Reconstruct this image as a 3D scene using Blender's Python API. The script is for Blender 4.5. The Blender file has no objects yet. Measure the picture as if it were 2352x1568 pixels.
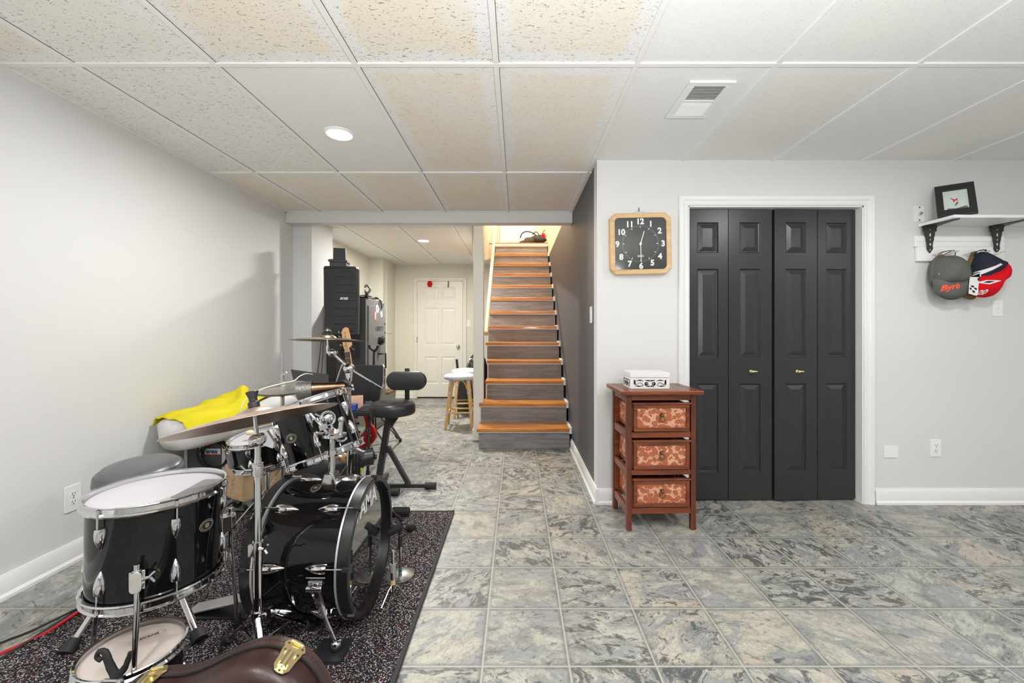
import bpy, bmesh, math, random
from mathutils import Vector, Matrix, Quaternion, noise as mnoise
random.seed(7)
PI = math.pi
R = math.radians
scene = bpy.context.scene
C = scene.collection

# ------------------------------------------------------------------ camera, world, lights, exposure
F = 960.0                       # focal length in pixels of the 2352 px wide frame
CAMZ = 1.175
VX, VY = 1187.0, 759.0          # vanishing point of the room's long axis
camd = bpy.data.cameras.new('camera')
camd.sensor_width = 36.0
camd.lens = F / 2352.0 * 36.0
camd.shift_x = -(VX - 1176.0) / 2352.0
camd.shift_y = -(784.0 - VY) / 2352.0
camd.clip_start = 0.05
cam = bpy.data.objects.new('camera', camd)
cam.location = (0, 0, CAMZ)
cam.rotation_euler = (PI / 2, 0, 0)
C.objects.link(cam)
scene.camera = cam
vs = scene.view_settings
vs.view_transform = 'Standard'
vs.look = 'None'
vs.gamma = 1.0
vs.use_curve_mapping = False
vs.exposure = 0.46
w = bpy.data.worlds.new('world')
scene.world = w
w.use_nodes = True
w.node_tree.nodes['Background'].inputs[0].default_value = (0.75, 0.85, 1.0, 1)
w.node_tree.nodes['Background'].inputs[1].default_value = 1.0

ZC = 2.332                      # main ceiling
def lamp(name, loc, power, size=0.15, col=(0.995, 0.995, 0.99), rot=(0, 0, 0), shape='DISK', size_y=None, spread=180):
    l = bpy.data.lights.new(name, 'AREA')
    l.shape = shape
    l.size = size
    if size_y: l.size_y = size_y
    l.energy = power
    l.color = col
    l.spread = R(spread)
    o = bpy.data.objects.new(name, l)
    o.location = loc
    o.rotation_euler = rot
    C.objects.link(o)
    return o
# recessed ceiling lamps: x, y, power; rear-left and overhead ones added as fill
LAMPS = [(-1.04, 2.45, 20), (2.05, 1.38, 17), (-1.04, 0.1, 15), (1.85, -2.3, 20), (-1.04, -2.3, 20), (3.9, 0.6, 14), (0.5, -0.4, 15)]
BACK_LAMPS = [(-1.195, 5.36, 50)]
for x, y, p in LAMPS:
    lamp('lamp_light', (x, y, ZC - 0.035), p)
for x, y, p in BACK_LAMPS:
    lamp('lamp_light', (x, y, ZC - 0.035), p, col=(1, 0.975, 0.93))
lamp('upstairs_light', (0.1, 7.9, 4.6), 13, size=0.35, col=(1, 0.95, 0.87))
lamp('stairwell_light', (0.1, 5.9, 4.75), 66, size=0.3, col=(1, 0.93, 0.83))
# unseen fill light added behind the camera, aimed up to brighten the ceiling
lamp('ceiling_fill', (0.4, -0.55, 1.20), 88, size=0.5, col=(0.98, 0.99, 1.0), rot=(R(166), 0, 0), spread=165)

# ------------------------------------------------------------------ helpers
def W(px, py, Y):
    return Vector(((px - VX) * Y / F, Y, CAMZ - (py - VY) * Y / F))

def frame(o, z, xh=(1, 0, 0)):
    z = Vector(z).normalized()
    x = Vector(xh)
    x = (x - z * x.dot(z))
    if x.length < 1e-5:
        x = Vector((0, 1, 0)); x = x - z * x.dot(z)
    x.normalize()
    y = z.cross(x)
    m = Matrix((x, y, z)).transposed().to_4x4()
    m.translation = Vector(o)
    return m

class MB:
    def __init__(s):
        s.bm = bmesh.new(); s.T = Matrix.Identity(4)
    def v(s, p): return s.bm.verts.new(s.T @ Vector(p))
    def f(s, vs_):
        try: return s.bm.faces.new(vs_)
        except ValueError: return None
    def box(s, a, b, rot=None, piv=None):
        a = Vector(a); b = Vector(b); c = (a + b) / 2
        P = [Vector((x, y, z)) for z in (a.z, b.z) for y in (a.y, b.y) for x in (a.x, b.x)]
        if rot is not None:
            pv = Vector(piv) if piv is not None else c
            P = [rot @ (p - pv) + pv for p in P]
        q = [s.v(p) for p in P]
        for i in ((0, 2, 3, 1), (4, 5, 7, 6), (0, 1, 5, 4), (2, 6, 7, 3), (0, 4, 6, 2), (1, 3, 7, 5)):
            s.f([q[j] for j in i])
        return s
    def cyl(s, p0, p1, r0, r1=None, n=14, cap=True):
        if r1 is None: r1 = r0
        p0 = Vector(p0); p1 = Vector(p1)
        m = frame(p0, p1 - p0)
        L = (p1 - p0).length
        return s.lathe([(r0, 0), (r1, L)], m, n, cap)
    def lathe(s, prof, m=None, n=32, cap=False, closed=False):
        m = m or Matrix.Identity(4)
        rings = []
        for r, z in prof:
            if r < 1e-6:
                rings.append([s.v(m @ Vector((0, 0, z)))])
            else:
                rings.append([s.v(m @ Vector((r * math.cos(2 * PI * i / n), r * math.sin(2 * PI * i / n), z))) for i in range(n)])
        pairs = list(zip(rings[:-1], rings[1:]))
        if closed: pairs.append((rings[-1], rings[0]))
        for a, b in pairs:
            for i in range(n):
                j = (i + 1) % n
                if len(a) == 1 and len(b) == 1: continue
                if len(a) == 1: s.f([a[0], b[j], b[i]])
                elif len(b) == 1: s.f([a[i], a[j], b[0]])
                else: s.f([a[i], a[j], b[j], b[i]])
        if cap:
            if len(rings[0]) > 1: s.f(rings[0][::-1])
            if len(rings[-1]) > 1: s.f(rings[-1])
        return s
    def tube(s, pts, r, n=8, cap=True, smooth=0, closed=False, flat=1.0):
        pts = [Vector(p) for p in pts]
        if smooth:
            pts = catmull(pts, smooth)
        if closed: pts = pts + [pts[0]]
        N = len(pts)
        rr = r if isinstance(r, (list, tuple)) else [r] * N
        if len(rr) != N:
            rr = [rr[min(len(rr) - 1, int(i * len(rr) / N))] for i in range(N)]
        up = None; rings = []
        for i, p in enumerate(pts):
            t = (pts[min(i + 1, N - 1)] - pts[max(i - 1, 0)]).normalized()
            if up is None:
                up = Vector((0, 0, 1)) if abs(t.z) < 0.9 else Vector((1, 0, 0))
            up = (up - t * up.dot(t)).normalized()
            sd = t.cross(up)
            rings.append([s.v(p + (up * math.cos(2 * PI * k / n) * flat + sd * math.sin(2 * PI * k / n)) * rr[i]) for k in range(n)])
        for a, b in zip(rings[:-1], rings[1:]):
            for k in range(n):
                l = (k + 1) % n
                s.f([a[k], a[l], b[l], b[k]])
        if cap and not closed:
            s.f(rings[0][::-1]); s.f(rings[-1])
        return s
    def ball(s, c, r, sx=1, sy=1, sz=1, n=16, m=None):
        mm = (m or Matrix.Translation(Vector(c))) @ Matrix.Diagonal((sx, sy, sz, 1))
        k = n // 2
        prof = [(r * math.sin(PI * i / k), -r * math.cos(PI * i / k)) for i in range(k + 1)]
        prof[0] = (0, -r); prof[-1] = (0, r)
        return s.lathe(prof, mm, n)
    def prism(s, poly, d0, d1, m=None):
        """poly in the xz-plane of m, extruded along m's y from d0 to d1"""
        m = m or Matrix.Identity(4)
        a = [s.v(m @ Vector((x, d0, z))) for x, z in poly]
        b = [s.v(m @ Vector((x, d1, z))) for x, z in poly]
        s.f(a); s.f(b[::-1])
        for i in range(len(poly)):
            j = (i + 1) % len(poly)
            s.f([a[j], a[i], b[i], b[j]])
        return s
    def torus(s, m, R0, r, n=40, k=8):
        prof = [(R0 + r * math.cos(2 * PI * i / k), r * math.sin(2 * PI * i / k)) for i in range(k)]
        return s.lathe(prof, m, n, closed=True)
    def mesh_in(s, me, m):
        vv = [s.v(m @ p.co) for p in me.vertices]
        for p in me.polygons: s.f([vv[i] for i in p.vertices])
        return s

def catmull(p, k):
    out = []
    n = len(p)
    for i in range(n - 1):
        a, b, c, d = p[max(i - 1, 0)], p[i], p[i + 1], p[min(i + 2, n - 1)]
        for j in range(k):
            t = j / k
            out.append(0.5 * ((2 * b) + (c - a) * t + (2 * a - 5 * b + 4 * c - d) * t * t + (3 * b - a - 3 * c + d) * t ** 3))
    out.append(p[-1])
    return out

def rrect(w_, h_, r, k=5, cx=0, cz=0):
    out = []
    for sx, sz, a0 in ((1, 1, 0), (-1, 1, 90), (-1, -1, 180), (1, -1, 270)):
        for i in range(k + 1):
            a = R(a0 + 90 * i / k)
            out.append((cx + sx * (w_ / 2 - r) + r * math.cos(a), cz + sz * (h_ / 2 - r) + r * math.sin(a)))
    return out

def build(name, mb, mat, parent=None, world=False, bevel=0, ang=35, seg=2, smooth=True):
    bmesh.ops.recalc_face_normals(mb.bm, faces=mb.bm.faces)
    me = bpy.data.meshes.new(name)
    mb.bm.to_mesh(me); mb.bm.free()
    if smooth:
        me.shade_smooth()
        me.set_sharp_from_angle(angle=R(ang))
    me.materials.append(mat)
    o = bpy.data.objects.new(name, me)
    C.objects.link(o)
    if parent is not None:
        o.parent = parent
        if world: o.matrix_parent_inverse = WM(parent).inverted()
    if bevel:
        b = o.modifiers.new('bevel', 'BEVEL'); b.width = bevel; b.segments = seg; b.limit_method = 'ANGLE'; b.angle_limit = R(40)
        b.harden_normals = True
    return o

def WM(o):
    m = o.matrix_basis.copy() if o.rotation_mode == 'XYZ' else Matrix.LocRotScale(o.location, o.rotation_quaternion, o.scale)
    m = Matrix.LocRotScale(o.location, o.rotation_quaternion if o.rotation_mode == 'QUATERNION' else o.rotation_euler, o.scale)
    if o.parent: m = WM(o.parent) @ o.matrix_parent_inverse @ m
    return m

def tag(o, label, cat, group=None, kind=None):
    o['label'] = label; o['category'] = cat
    if group: o['group'] = group
    if kind: o['kind'] = kind
    return o

def thing(name, label, cat, loc=(0, 0, 0), rz=0, m=None, group=None):
    o = bpy.data.objects.new(name, None)
    o.empty_display_size = 0.05
    C.objects.link(o)
    if m is not None:
        o.rotation_mode = 'QUATERNION'
        o.location = m.translation; o.rotation_quaternion = m.to_quaternion()
    else:
        o.location = loc; o.rotation_euler = (0, 0, rz)
    return tag(o, label, cat, group)

def struct(name, mb, mat, parent=None, **k):
    o = build(name, mb, mat, parent, **k)
    if parent is None: o['kind'] = 'structure'
    return o

def copy_tree(o, parent=None):
    c = o.copy(); C.objects.link(c)
    if parent is not None: c.parent = parent
    for ch in [x for x in bpy.data.objects if x.parent == o]:
        copy_tree(ch, c)
    return c

def text_mesh(txt, size, depth=0.001, offset=0.0, shear=0.0, sx=1.0):
    cu = bpy.data.curves.new('t', 'FONT')
    cu.body = txt; cu.size = size; cu.extrude = depth; cu.offset = offset; cu.shear = shear
    cu.align_x = 'CENTER'; cu.align_y = 'CENTER'
    cu.resolution_u = 4
    o = bpy.data.objects.new('t', cu); C.objects.link(o)
    dg = bpy.context.evaluated_depsgraph_get()
    me = bpy.data.meshes.new_from_object(o.evaluated_get(dg))
    bpy.data.objects.remove(o)
    if sx != 1.0:
        for v_ in me.vertices: v_.co.x *= sx
    return me

# ------------------------------------------------------------------ materials
def srgb(r, g, b):
    def f(c):
        c /= 255.0
        return c / 12.92 if c <= 0.04045 else ((c + 0.055) / 1.055) ** 2.4
    return (f(r), f(g), f(b), 1)

class NT:
    def __init__(s, name):
        s.m = bpy.data.materials.new(name); s.m.use_nodes = True
        s.t = s.m.node_tree; s.b = s.t.nodes['Principled BSDF']
        s._co = None
    def n(s, typ, **k):
        nd = s.t.nodes.new(typ)
        for a, v in k.items(): setattr(nd, a, v)
        return nd
    def l(s, a, b): s.t.links.new(a, b)
    def co(s):
        if s._co is None: s._co = s.n('ShaderNodeTexCoord')
        return s._co.outputs['Object']
    def math(s, op, a, b=None, c=None):
        nd = s.n('ShaderNodeMath', operation=op)
        for i, x in enumerate((a, b, c)):
            if x is None: continue
            if isinstance(x, (int, float)): nd.inputs[i].default_value = x
            else: s.l(x, nd.inputs[i])
        return nd.outputs[0]
    def map(s, vec, scale=(1, 1, 1), loc=(0, 0, 0), rot=(0, 0, 0)):
        nd = s.n('ShaderNodeMapping')
        nd.inputs['Scale'].default_value = scale; nd.inputs['Location'].default_value = loc; nd.inputs['Rotation'].default_value = rot
        s.l(vec, nd.inputs['Vector']); return nd.outputs[0]
    def noise(s, vec, scale=5, detail=4, rough=0.5, dist=0.0):
        nd = s.n('ShaderNodeTexNoise')
        nd.inputs['Scale'].default_value = scale; nd.inputs['Detail'].default_value = detail
        nd.inputs['Roughness'].default_value = rough; nd.inputs['Distortion'].default_value = dist
        s.l(vec, nd.inputs['Vector']); return nd.outputs['Fac']
    def ramp(s, fac, stops, interp='LINEAR'):
        nd = s.n('ShaderNodeValToRGB'); cr = nd.color_ramp; cr.interpolation = interp
        while len(cr.elements) > 1: cr.elements.remove(cr.elements[-1])
        cr.elements[0].position = stops[0][0]; cr.elements[0].color = tup(stops[0][1])
        for p, c in stops[1:]:
            e = cr.elements.new(p); e.color = tup(c)
        s.l(fac, nd.inputs[0]); return nd.outputs[0]
    def mix(s, fac, a, b):
        nd = s.n('ShaderNodeMix', data_type='RGBA')
        for i, x in ((0, fac), (6, a), (7, b)):
            if isinstance(x, (int, float)): nd.inputs[i].default_value = x
            elif isinstance(x, tuple): nd.inputs[i].default_value = x
            else: s.l(x, nd.inputs[i])
        return nd.outputs[2]
    def bump(s, h, strength=0.2, dist=0.005):
        nd = s.n('ShaderNodeBump'); nd.inputs['Strength'].default_value = strength; nd.inputs['Distance'].default_value = dist
        s.l(h, nd.inputs['Height']); s.l(nd.outputs[0], s.b.inputs['Normal'])
def tup(c):
    if isinstance(c, (int, float)): return (c, c, c, 1)
    return c if len(c) == 4 else tuple(c) + (1,)

def plain(name, col, rough=0.5, metal=0.0, coat=0.0, spec=0.5, emit=0, bump=None, var=None, coat_rough=0.05):
    t = NT(name); b = t.b
    b.inputs['Base Color'].default_value = tup(col)
    b.inputs['Roughness'].default_value = rough
    b.inputs['Metallic'].default_value = metal
    b.inputs['Coat Weight'].default_value = coat
    b.inputs['Coat Roughness'].default_value = coat_rough
    b.inputs['Specular IOR Level'].default_value = spec
    if emit:
        b.inputs['Emission Color'].default_value = tup(col); b.inputs['Emission Strength'].default_value = emit
    if var:
        sc_, amt = var
        f = t.noise(t.co(), sc_, 4)
        c = tup(col)
        t.l(t.mix(f, tuple(x * (1 - amt) for x in c[:3]) + (1,), tuple(min(1, x * (1 + amt)) for x in c[:3]) + (1,)), b.inputs['Base Color'])
    if bump:
        t.bump(t.noise(t.co(), bump[0], 3), bump[1], bump[2] if len(bump) > 2 else 0.002)
    return t.m

def wood(name, c1, c2, rough=0.4, axis=0, scale=1.0, coat=0.0, c3=None, knots=False):
    t = NT(name); sc_ = [14 * scale] * 3; sc_[axis] = 1.2 * scale
    v = t.map(t.co(), tuple(sc_))
    a = t.noise(v, 3.0, 6, 0.6, 0.6)
    v2 = t.map(t.co(), tuple(x * 6 for x in sc_))
    b_ = t.noise(v2, 4.0, 3, 0.6)
    fac = t.math('ADD', t.math('MULTIPLY', a, 0.75), t.math('MULTIPLY', b_, 0.25))
    st = [(0.36, c1), (0.62, c2)]
    if c3: st = [(0.32, c3), (0.45, c1), (0.65, c2)]
    colr = t.ramp(fac, st)
    if knots:
        vo = t.n('ShaderNodeTexVoronoi'); vo.inputs['Scale'].default_value = 4.5
        t.l(t.map(t.co(), (1, 1, 1.4)), vo.inputs['Vector'])
        k = t.ramp(vo.outputs['Distance'], [(0.03, 1), (0.09, 0)])
        colr = t.mix(k, colr, tup(c3 or c1))
    t.l(colr, t.b.inputs['Base Color'])
    t.b.inputs['Roughness'].default_value = rough
    t.b.inputs['Coat Weight'].default_value = coat
    t.bump(fac, 0.08, 0.002)
    return t.m

def floor_material():
    t = NT('slate_tile_vinyl'); S = 0.3045
    sep = t.n('ShaderNodeSeparateXYZ'); t.l(t.co(), sep.inputs[0])
    u = t.math('DIVIDE', t.math('SUBTRACT', sep.outputs[0], 0.184 - 20 * S), S)
    v = t.math('DIVIDE', t.math('SUBTRACT', sep.outputs[1], 1.463 - 20 * S), S)
    fu, fv = t.math('FLOOR', u), t.math('FLOOR', v)
    ru, rv = t.math('FRACT', u), t.math('FRACT', v)
    idv = t.n('ShaderNodeCombineXYZ'); t.l(fu, idv.inputs[0]); t.l(fv, idv.inputs[1])
    wn = t.n('ShaderNodeTexWhiteNoise', noise_dimensions='2D'); t.l(idv.outputs[0], wn.inputs['Vector'])
    rnd = wn.outputs['Value']
    sc_ = t.n('ShaderNodeSeparateColor'); t.l(wn.outputs['Color'], sc_.inputs[0])
    # each tile shows its own slice of the printed slate
    cm = t.n('ShaderNodeCombineXYZ'); t.l(ru, cm.inputs[0]); t.l(rv, cm.inputs[1])
    ctr = t.n('ShaderNodeVectorMath', operation='SUBTRACT'); t.l(cm.outputs[0], ctr.inputs[0]); ctr.inputs[1].default_value = (0.5, 0.5, 0)
    rot = t.n('ShaderNodeVectorRotate', rotation_type='Z_AXIS'); t.l(ctr.outputs[0], rot.inputs['Vector'])
    t.l(t.math('MULTIPLY', t.math('FLOOR', t.math('MULTIPLY', rnd, 8)), PI / 4), rot.inputs['Angle'])
    off = t.n('ShaderNodeVectorMath', operation='MULTIPLY_ADD'); t.l(wn.outputs['Color'], off.inputs[0]); off.inputs[1].default_value = (37, 53, 11)
    t.l(rot.outputs[0], off.inputs[2])
    P = off.outputs[0]
    st = t.map(P, (1.0, 1.9, 1))
    n1 = t.noise(st, 2.2, 9, 0.68, 0.7)
    n2 = t.noise(t.map(P, (1, 1.6, 1), (5, 3, 1)), 1.3, 7, 0.6, 1.0)
    n3 = t.noise(t.map(P, (1, 1.5, 1), (9, 1, 4)), 9.0, 8, 0.75, 0.4)
    n4 = t.noise(t.map(P, (1, 1.7, 1), (2, 8, 4)), 3.8, 10, 0.74, 0.7)
    n5 = t.noise(t.map(P, (1, 1.2, 1), (12, 5, 7)), 6.5, 10, 0.72, 0.4)
    base = t.ramp(n1, [(0.32, srgb(102, 104, 102)), (0.42, srgb(123, 124, 122)), (0.485, srgb(139, 141, 135)), (0.50, srgb(150, 151, 145)), (0.58, srgb(161, 161, 152)), (0.70, srgb(170, 169, 162))])
    tintamt = t.math('MULTIPLY', t.ramp(n2, [(0.47, 0), (0.53, 1)]), t.math('POWER', sc_.outputs[1], 1.5))
    base = t.mix(t.math('MULTIPLY', tintamt, 0.8), base, srgb(176, 166, 150))
    base = t.mix(t.math('MULTIPLY', t.ramp(n2, [(0.42, 1), (0.47, 0)]), 0.75), base, srgb(134, 135, 137))
    # pressed plate edges of the slate print
    for nn, lev, wd, am in ((n1, .49, .008, .55), (n2, .46, .007, .5), (n2, .535, .006, .5), (n1, .56, .006, .4)):
        vn = t.ramp(t.math('ABSOLUTE', t.math('SUBTRACT', nn, lev)), [(0.0, 1), (wd, 0)])
        base = t.mix(t.math('MULTIPLY', vn, am), base, srgb(71, 75, 75))
    thr = t.math('ADD', t.math('MULTIPLY', sc_.outputs[2], 0.12), -0.06)
    dk = t.ramp(t.math('ADD', n4, thr), [(0.395, 1), (0.425, 0.75), (0.445, 0)])
    base = t.mix(t.math('MULTIPLY', dk, 0.82), base, srgb(57, 60, 63))
    dk2 = t.ramp(n5, [(0.36, 1), (0.40, 0)])
    base = t.mix(t.math('MULTIPLY', dk2, 0.6), base, srgb(77, 80, 81))
    li = t.ramp(n5, [(0.60, 0), (0.64, 1)])
    base = t.mix(t.math('MULTIPLY', li, 0.5), base, srgb(187, 185, 178))
    sp = t.ramp(n3, [(0.38, 1), (0.47, 0)])
    base = t.mix(t.math('MULTIPLY', sp, 0.35), base, srgb(90, 92, 92))
    li = t.ramp(n3, [(0.56, 0), (0.64, 1)])
    base = t.mix(t.math('MULTIPLY', li, 0.28), base, srgb(188, 187, 179))
    # darker pressed rim of each tile and the light grout line
    wob = t.math('MULTIPLY', t.math('SUBTRACT', t.noise(t.co(), 60, 3), 0.5), 0.012)
    eu = t.math('MINIMUM', ru, t.math('SUBTRACT', 1.0, ru)); ev = t.math('MINIMUM', rv, t.math('SUBTRACT', 1.0, rv))
    e = t.math('ADD', t.math('MINIMUM', eu, ev), wob)
    rim = t.ramp(e, [(0.016, 1.0), (0.06, 0.0)])
    base = t.mix(t.math('MULTIPLY', rim, 0.65), base, srgb(101, 102, 99))
    gm = t.ramp(e, [(0.009, 1), (0.013, 0)])
    col = t.mix(gm, base, srgb(158, 158, 151))
    t.l(col, t.b.inputs['Base Color'])
    t.l(t.math('ADD', 0.34, t.math('MULTIPLY', n3, 0.22)), t.b.inputs['Roughness'])
    h = t.math('ADD', t.math('MULTIPLY', t.ramp(e, [(0.008, 0), (0.03, 1)]), 1.0), t.math('MULTIPLY', n1, 0.8))
    t.bump(h, 0.30, 0.003)
    return t.m

def ceiling_material():
    t = NT('acoustic_panel')
    def attr(nm):
        a = t.n('ShaderNodeAttribute'); a.attribute_name = nm; return a.outputs['Fac']
    stain, fis = attr('stain'), attr('fissure')
    uv = t.n('ShaderNodeUVMap'); uv.uv_map = 'UVMap'
    sep = t.n('ShaderNodeSeparateXYZ'); t.l(uv.outputs[0], sep.inputs[0])
    eu = t.math('MINIMUM', sep.outputs[0], t.math('SUBTRACT', 1.0, sep.outputs[0]))
    ev = t.math('MULTIPLY', t.math('MINIMUM', sep.outputs[1], t.math('SUBTRACT', 1.0, sep.outputs[1])), 2.0)
    wob = t.math('MULTIPLY', t.math('SUBTRACT', t.noise(t.co(), 6, 5), 0.5), 0.22)
    e = t.math('ADD', t.math('MINIMUM', eu, ev), wob)
    m_ = t.math('MULTIPLY', t.ramp(e, [(0.085, 0), (0.15, 1)]), stain)
    blot = t.ramp(t.noise(t.co(), 2.2, 3), [(0.3, 0.55), (0.6, 1)])
    m_ = t.math('MULTIPLY', m_, blot)
    white = srgb(230, 230, 228)
    col = t.mix(m_, white, srgb(231, 222, 206))
    n1 = t.noise(t.map(t.co(), (1, 2.6, 1)), 52, 2, 0.55, 1.2)
    worm = t.math('MULTIPLY', t.ramp(n1, [(0.625, 0), (0.655, 1)]), fis)
    vo = t.n('ShaderNodeTexVoronoi'); vo.inputs['Scale'].default_value = 95; t.l(t.co(), vo.inputs['Vector'])
    dot = t.ramp(vo.outputs['Distance'], [(0.12, 1), (0.20, 0)])
    wn = t.n('ShaderNodeSeparateColor'); t.l(vo.outputs['Color'], wn.inputs[0])
    dot = t.math('MULTIPLY', dot, t.math('GREATER_THAN', wn.outputs[0], 0.45))
    d2 = t.math('MULTIPLY', dot, 0.55)
    dark = t.math('MAXIMUM', worm, d2)
    col = t.mix(t.math('MULTIPLY', dark, 0.8), col, srgb(128, 116, 100))
    t.l(col, t.b.inputs['Base Color'])
    t.b.inputs['Roughness'].default_value = 0.95
    t.b.inputs['Specular IOR Level'].default_value = 0.15
    t.bump(t.math('SUBTRACT', 1.0, dark), 0.25, 0.003)
    return t.m

def rug_material():
    t = NT('speckled_rug_pile')
    vo = t.n('ShaderNodeTexVoronoi'); vo.inputs['Scale'].default_value = 300; t.l(t.co(), vo.inputs['Vector'])
    sc_ = t.n('ShaderNodeSeparateColor'); t.l(vo.outputs['Color'], sc_.inputs[0])
    col = t.ramp(sc_.outputs[0], [(0.0, srgb(26, 26, 29)), (0.36, srgb(54, 50, 54)), (0.64, srgb(176, 172, 173)), (0.74, srgb(100, 94, 98)), (0.82, srgb(126, 54, 60)), (0.86, srgb(60, 54, 58)), (0.93, srgb(190, 185, 170)), (0.97, srgb(26, 26, 30))], 'CONSTANT')
    t.l(col, t.b.inputs['Base Color'])
    t.b.inputs['Roughness'].default_value = 1.0
    t.b.inputs['Specular IOR Level'].default_value = 0.1
    t.bump(vo.outputs['Distance'], 0.8, 0.004)
    return t.m

def cymbal_material(name, c1, c2, rough=0.28):
    t = NT(name)
    sep = t.n('ShaderNodeSeparateXYZ'); t.l(t.co(), sep.inputs[0])
    rr = t.math('SQRT', t.math('ADD', t.math('POWER', sep.outputs[0], 2), t.math('POWER', sep.outputs[1], 2)))
    cm = t.n('ShaderNodeCombineXYZ'); t.l(rr, cm.inputs[0])
    g = t.noise(cm.outputs[0], 600, 2)
    n_ = t.noise(t.co(), 9, 5, 0.6)
    t.l(t.mix(t.ramp(n_, [(0.35, 0), (0.65, 1)]), tup(c1), tup(c2)), t.b.inputs['Base Color'])
    t.b.inputs['Metallic'].default_value = 1.0
    t.b.inputs['Roughness'].default_value = rough
    t.bump(g, 0.12, 0.001)
    return t.m

def decor_material():
    t = NT('pressed_floral_panel')
    v = t.co()
    vo = t.n('ShaderNodeTexVoronoi', feature='F1'); vo.inputs['Scale'].default_value = 36
    wv = t.n('ShaderNodeVectorMath', operation='ADD'); t.l(v, wv.inputs[0])
    nd = t.n('ShaderNodeTexNoise'); nd.inputs['Scale'].default_value = 45; t.l(v, nd.inputs['Vector'])
    sm = t.n('ShaderNodeVectorMath', operation='SCALE'); t.l(nd.outputs['Color'], sm.inputs[0]); sm.inputs['Scale'].default_value = 0.022
    t.l(sm.outputs[0], wv.inputs[1]); t.l(wv.outputs[0], vo.inputs['Vector'])
    d = vo.outputs['Distance']
    petal = t.ramp(t.math('ADD', d, t.math('MULTIPLY', t.math('SUBTRACT', t.noise(v, 110, 2), 0.5), 0.35)), [(0.58, 1), (0.64, 0)])
    ring = t.ramp(t.math('ABSOLUTE', t.math('SUBTRACT', t.math('FRACT', t.math('MULTIPLY', d, 4.6)), 0.5)), [(0.06, 1), (0.14, 0)])
    col = t.mix(petal, srgb(218, 168, 138), srgb(176, 98, 62))
    col = t.mix(t.math('MULTIPLY', ring, 0.75), col, srgb(118, 56, 34))
    t.l(col, t.b.inputs['Base Color'])
    t.b.inputs['Roughness'].default_value = 0.5
    t.bump(t.math('SUBTRACT', petal, t.math('MULTIPLY', ring, 0.5)), 0.5, 0.003)
    return t.m

def black_gloss():
    t = NT('gloss_black_lacquer')
    t.b.inputs['Base Color'].default_value = (0.004, 0.004, 0.005, 1)
    t.b.inputs['Roughness'].default_value = 0.06
    t.b.inputs['Specular IOR Level'].default_value = 0.38
    return t.m

def leather(name, c, rough=0.42, sc_=300):
    t = NT(name)
    t.b.inputs['Base Color'].default_value = tup(c)
    f = t.noise(t.co(), 12, 4)
    c = tup(c)
    t.l(t.mix(f, tuple(x * 0.75 for x in c[:3]) + (1,), tuple(x * 1.25 for x in c[:3]) + (1,)), t.b.inputs['Base Color'])
    t.b.inputs['Roughness'].default_value = rough
    vo = t.n('ShaderNodeTexVoronoi'); vo.inputs['Scale'].default_value = sc_; t.l(t.co(), vo.inputs['Vector'])
    t.bump(vo.outputs['Distance'], 0.15, 0.001)
    return t.m

M = {}
M['floor'] = floor_material(); M['ceil'] = ceiling_material(); M['rug'] = rug_material()
M['wall'] = plain('painted_wall', srgb(214, 214, 213), 0.6, bump=(45, 0.06), spec=0.3)
M['wall_beige'] = plain('beige_paint', srgb(216, 212, 197), 0.6, bump=(45, 0.06), spec=0.3)
M['wall_cream'] = plain('cream_paint', srgb(240, 228, 205), 0.6, spec=0.3)
M['wall_dark'] = plain('charcoal_paint', srgb(91, 92, 97), 0.5, bump=(45, 0.08), spec=0.3)
M['trim'] = plain('white_semigloss', srgb(226, 226, 226), 0.35)
M['trim_b'] = plain('offwhite_semigloss', srgb(222, 219, 208), 0.4)
M['grid'] = plain('white_grid_metal', srgb(232, 231, 228), 0.5)
M['black_door'] = plain('black_door_paint', srgb(44, 44, 45), 0.33, bump=(70, 0.10), spec=0.5)
M['chrome'] = plain('chrome', (0.66, 0.66, 0.68), 0.07, 1.0)
M['steel'] = plain('dull_steel', (0.55, 0.55, 0.56), 0.3, 1.0)
M['brass'] = plain('polished_brass', srgb(238, 224, 176), 0.3, 1.0)
M['oldbrass'] = plain('aged_brass', srgb(120, 104, 78), 0.35, 1.0)
M['black'] = black_gloss()
M['blackplastic'] = plain('black_plastic', (0.018, 0.018, 0.02), 0.4)
M['rubber'] = plain('black_rubber', (0.012, 0.012, 0.013), 0.65)
M['blackmetal'] = plain('black_powder_coat', (0.018, 0.018, 0.019), 0.4)
M['blackvinyl'] = leather('black_vinyl', srgb(40, 40, 43), 0.35, 500)
M['greyvinyl'] = leather('grey_vinyl', srgb(84, 84, 90), 0.30, 500)
M['head_white'] = plain('coated_drum_head', srgb(188, 186, 190), 0.45, var=(6, 0.03))
M['head_clear'] = plain('clear_drum_head', srgb(205, 192, 184), 0.12, coat=0.4)
M['head_black'] = plain('black_mirror_head', (0.012, 0.012, 0.013), 0.03, coat=1.0, spec=0.9)
M['white'] = plain('white_plastic', srgb(232, 232, 232), 0.35)
M['whiteprint'] = plain('white_print', srgb(225, 225, 225), 0.5)
M['cym_pink'] = cymbal_material('pinkish_bronze', srgb(226, 204, 190), srgb(196, 168, 150), 0.38)
M['cym_dark'] = cymbal_material('aged_bronze', srgb(176, 160, 132), srgb(128, 112, 90), 0.3)
M['cym_silver'] = cymbal_material('silvery_bronze', srgb(214, 210, 204), srgb(186, 182, 174), 0.3)
M['redwood'] = wood('reddish_stained_wood', srgb(106, 50, 28), srgb(134, 70, 36), 0.35, axis=0, c3=srgb(68, 28, 17), coat=0.2)
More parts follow.
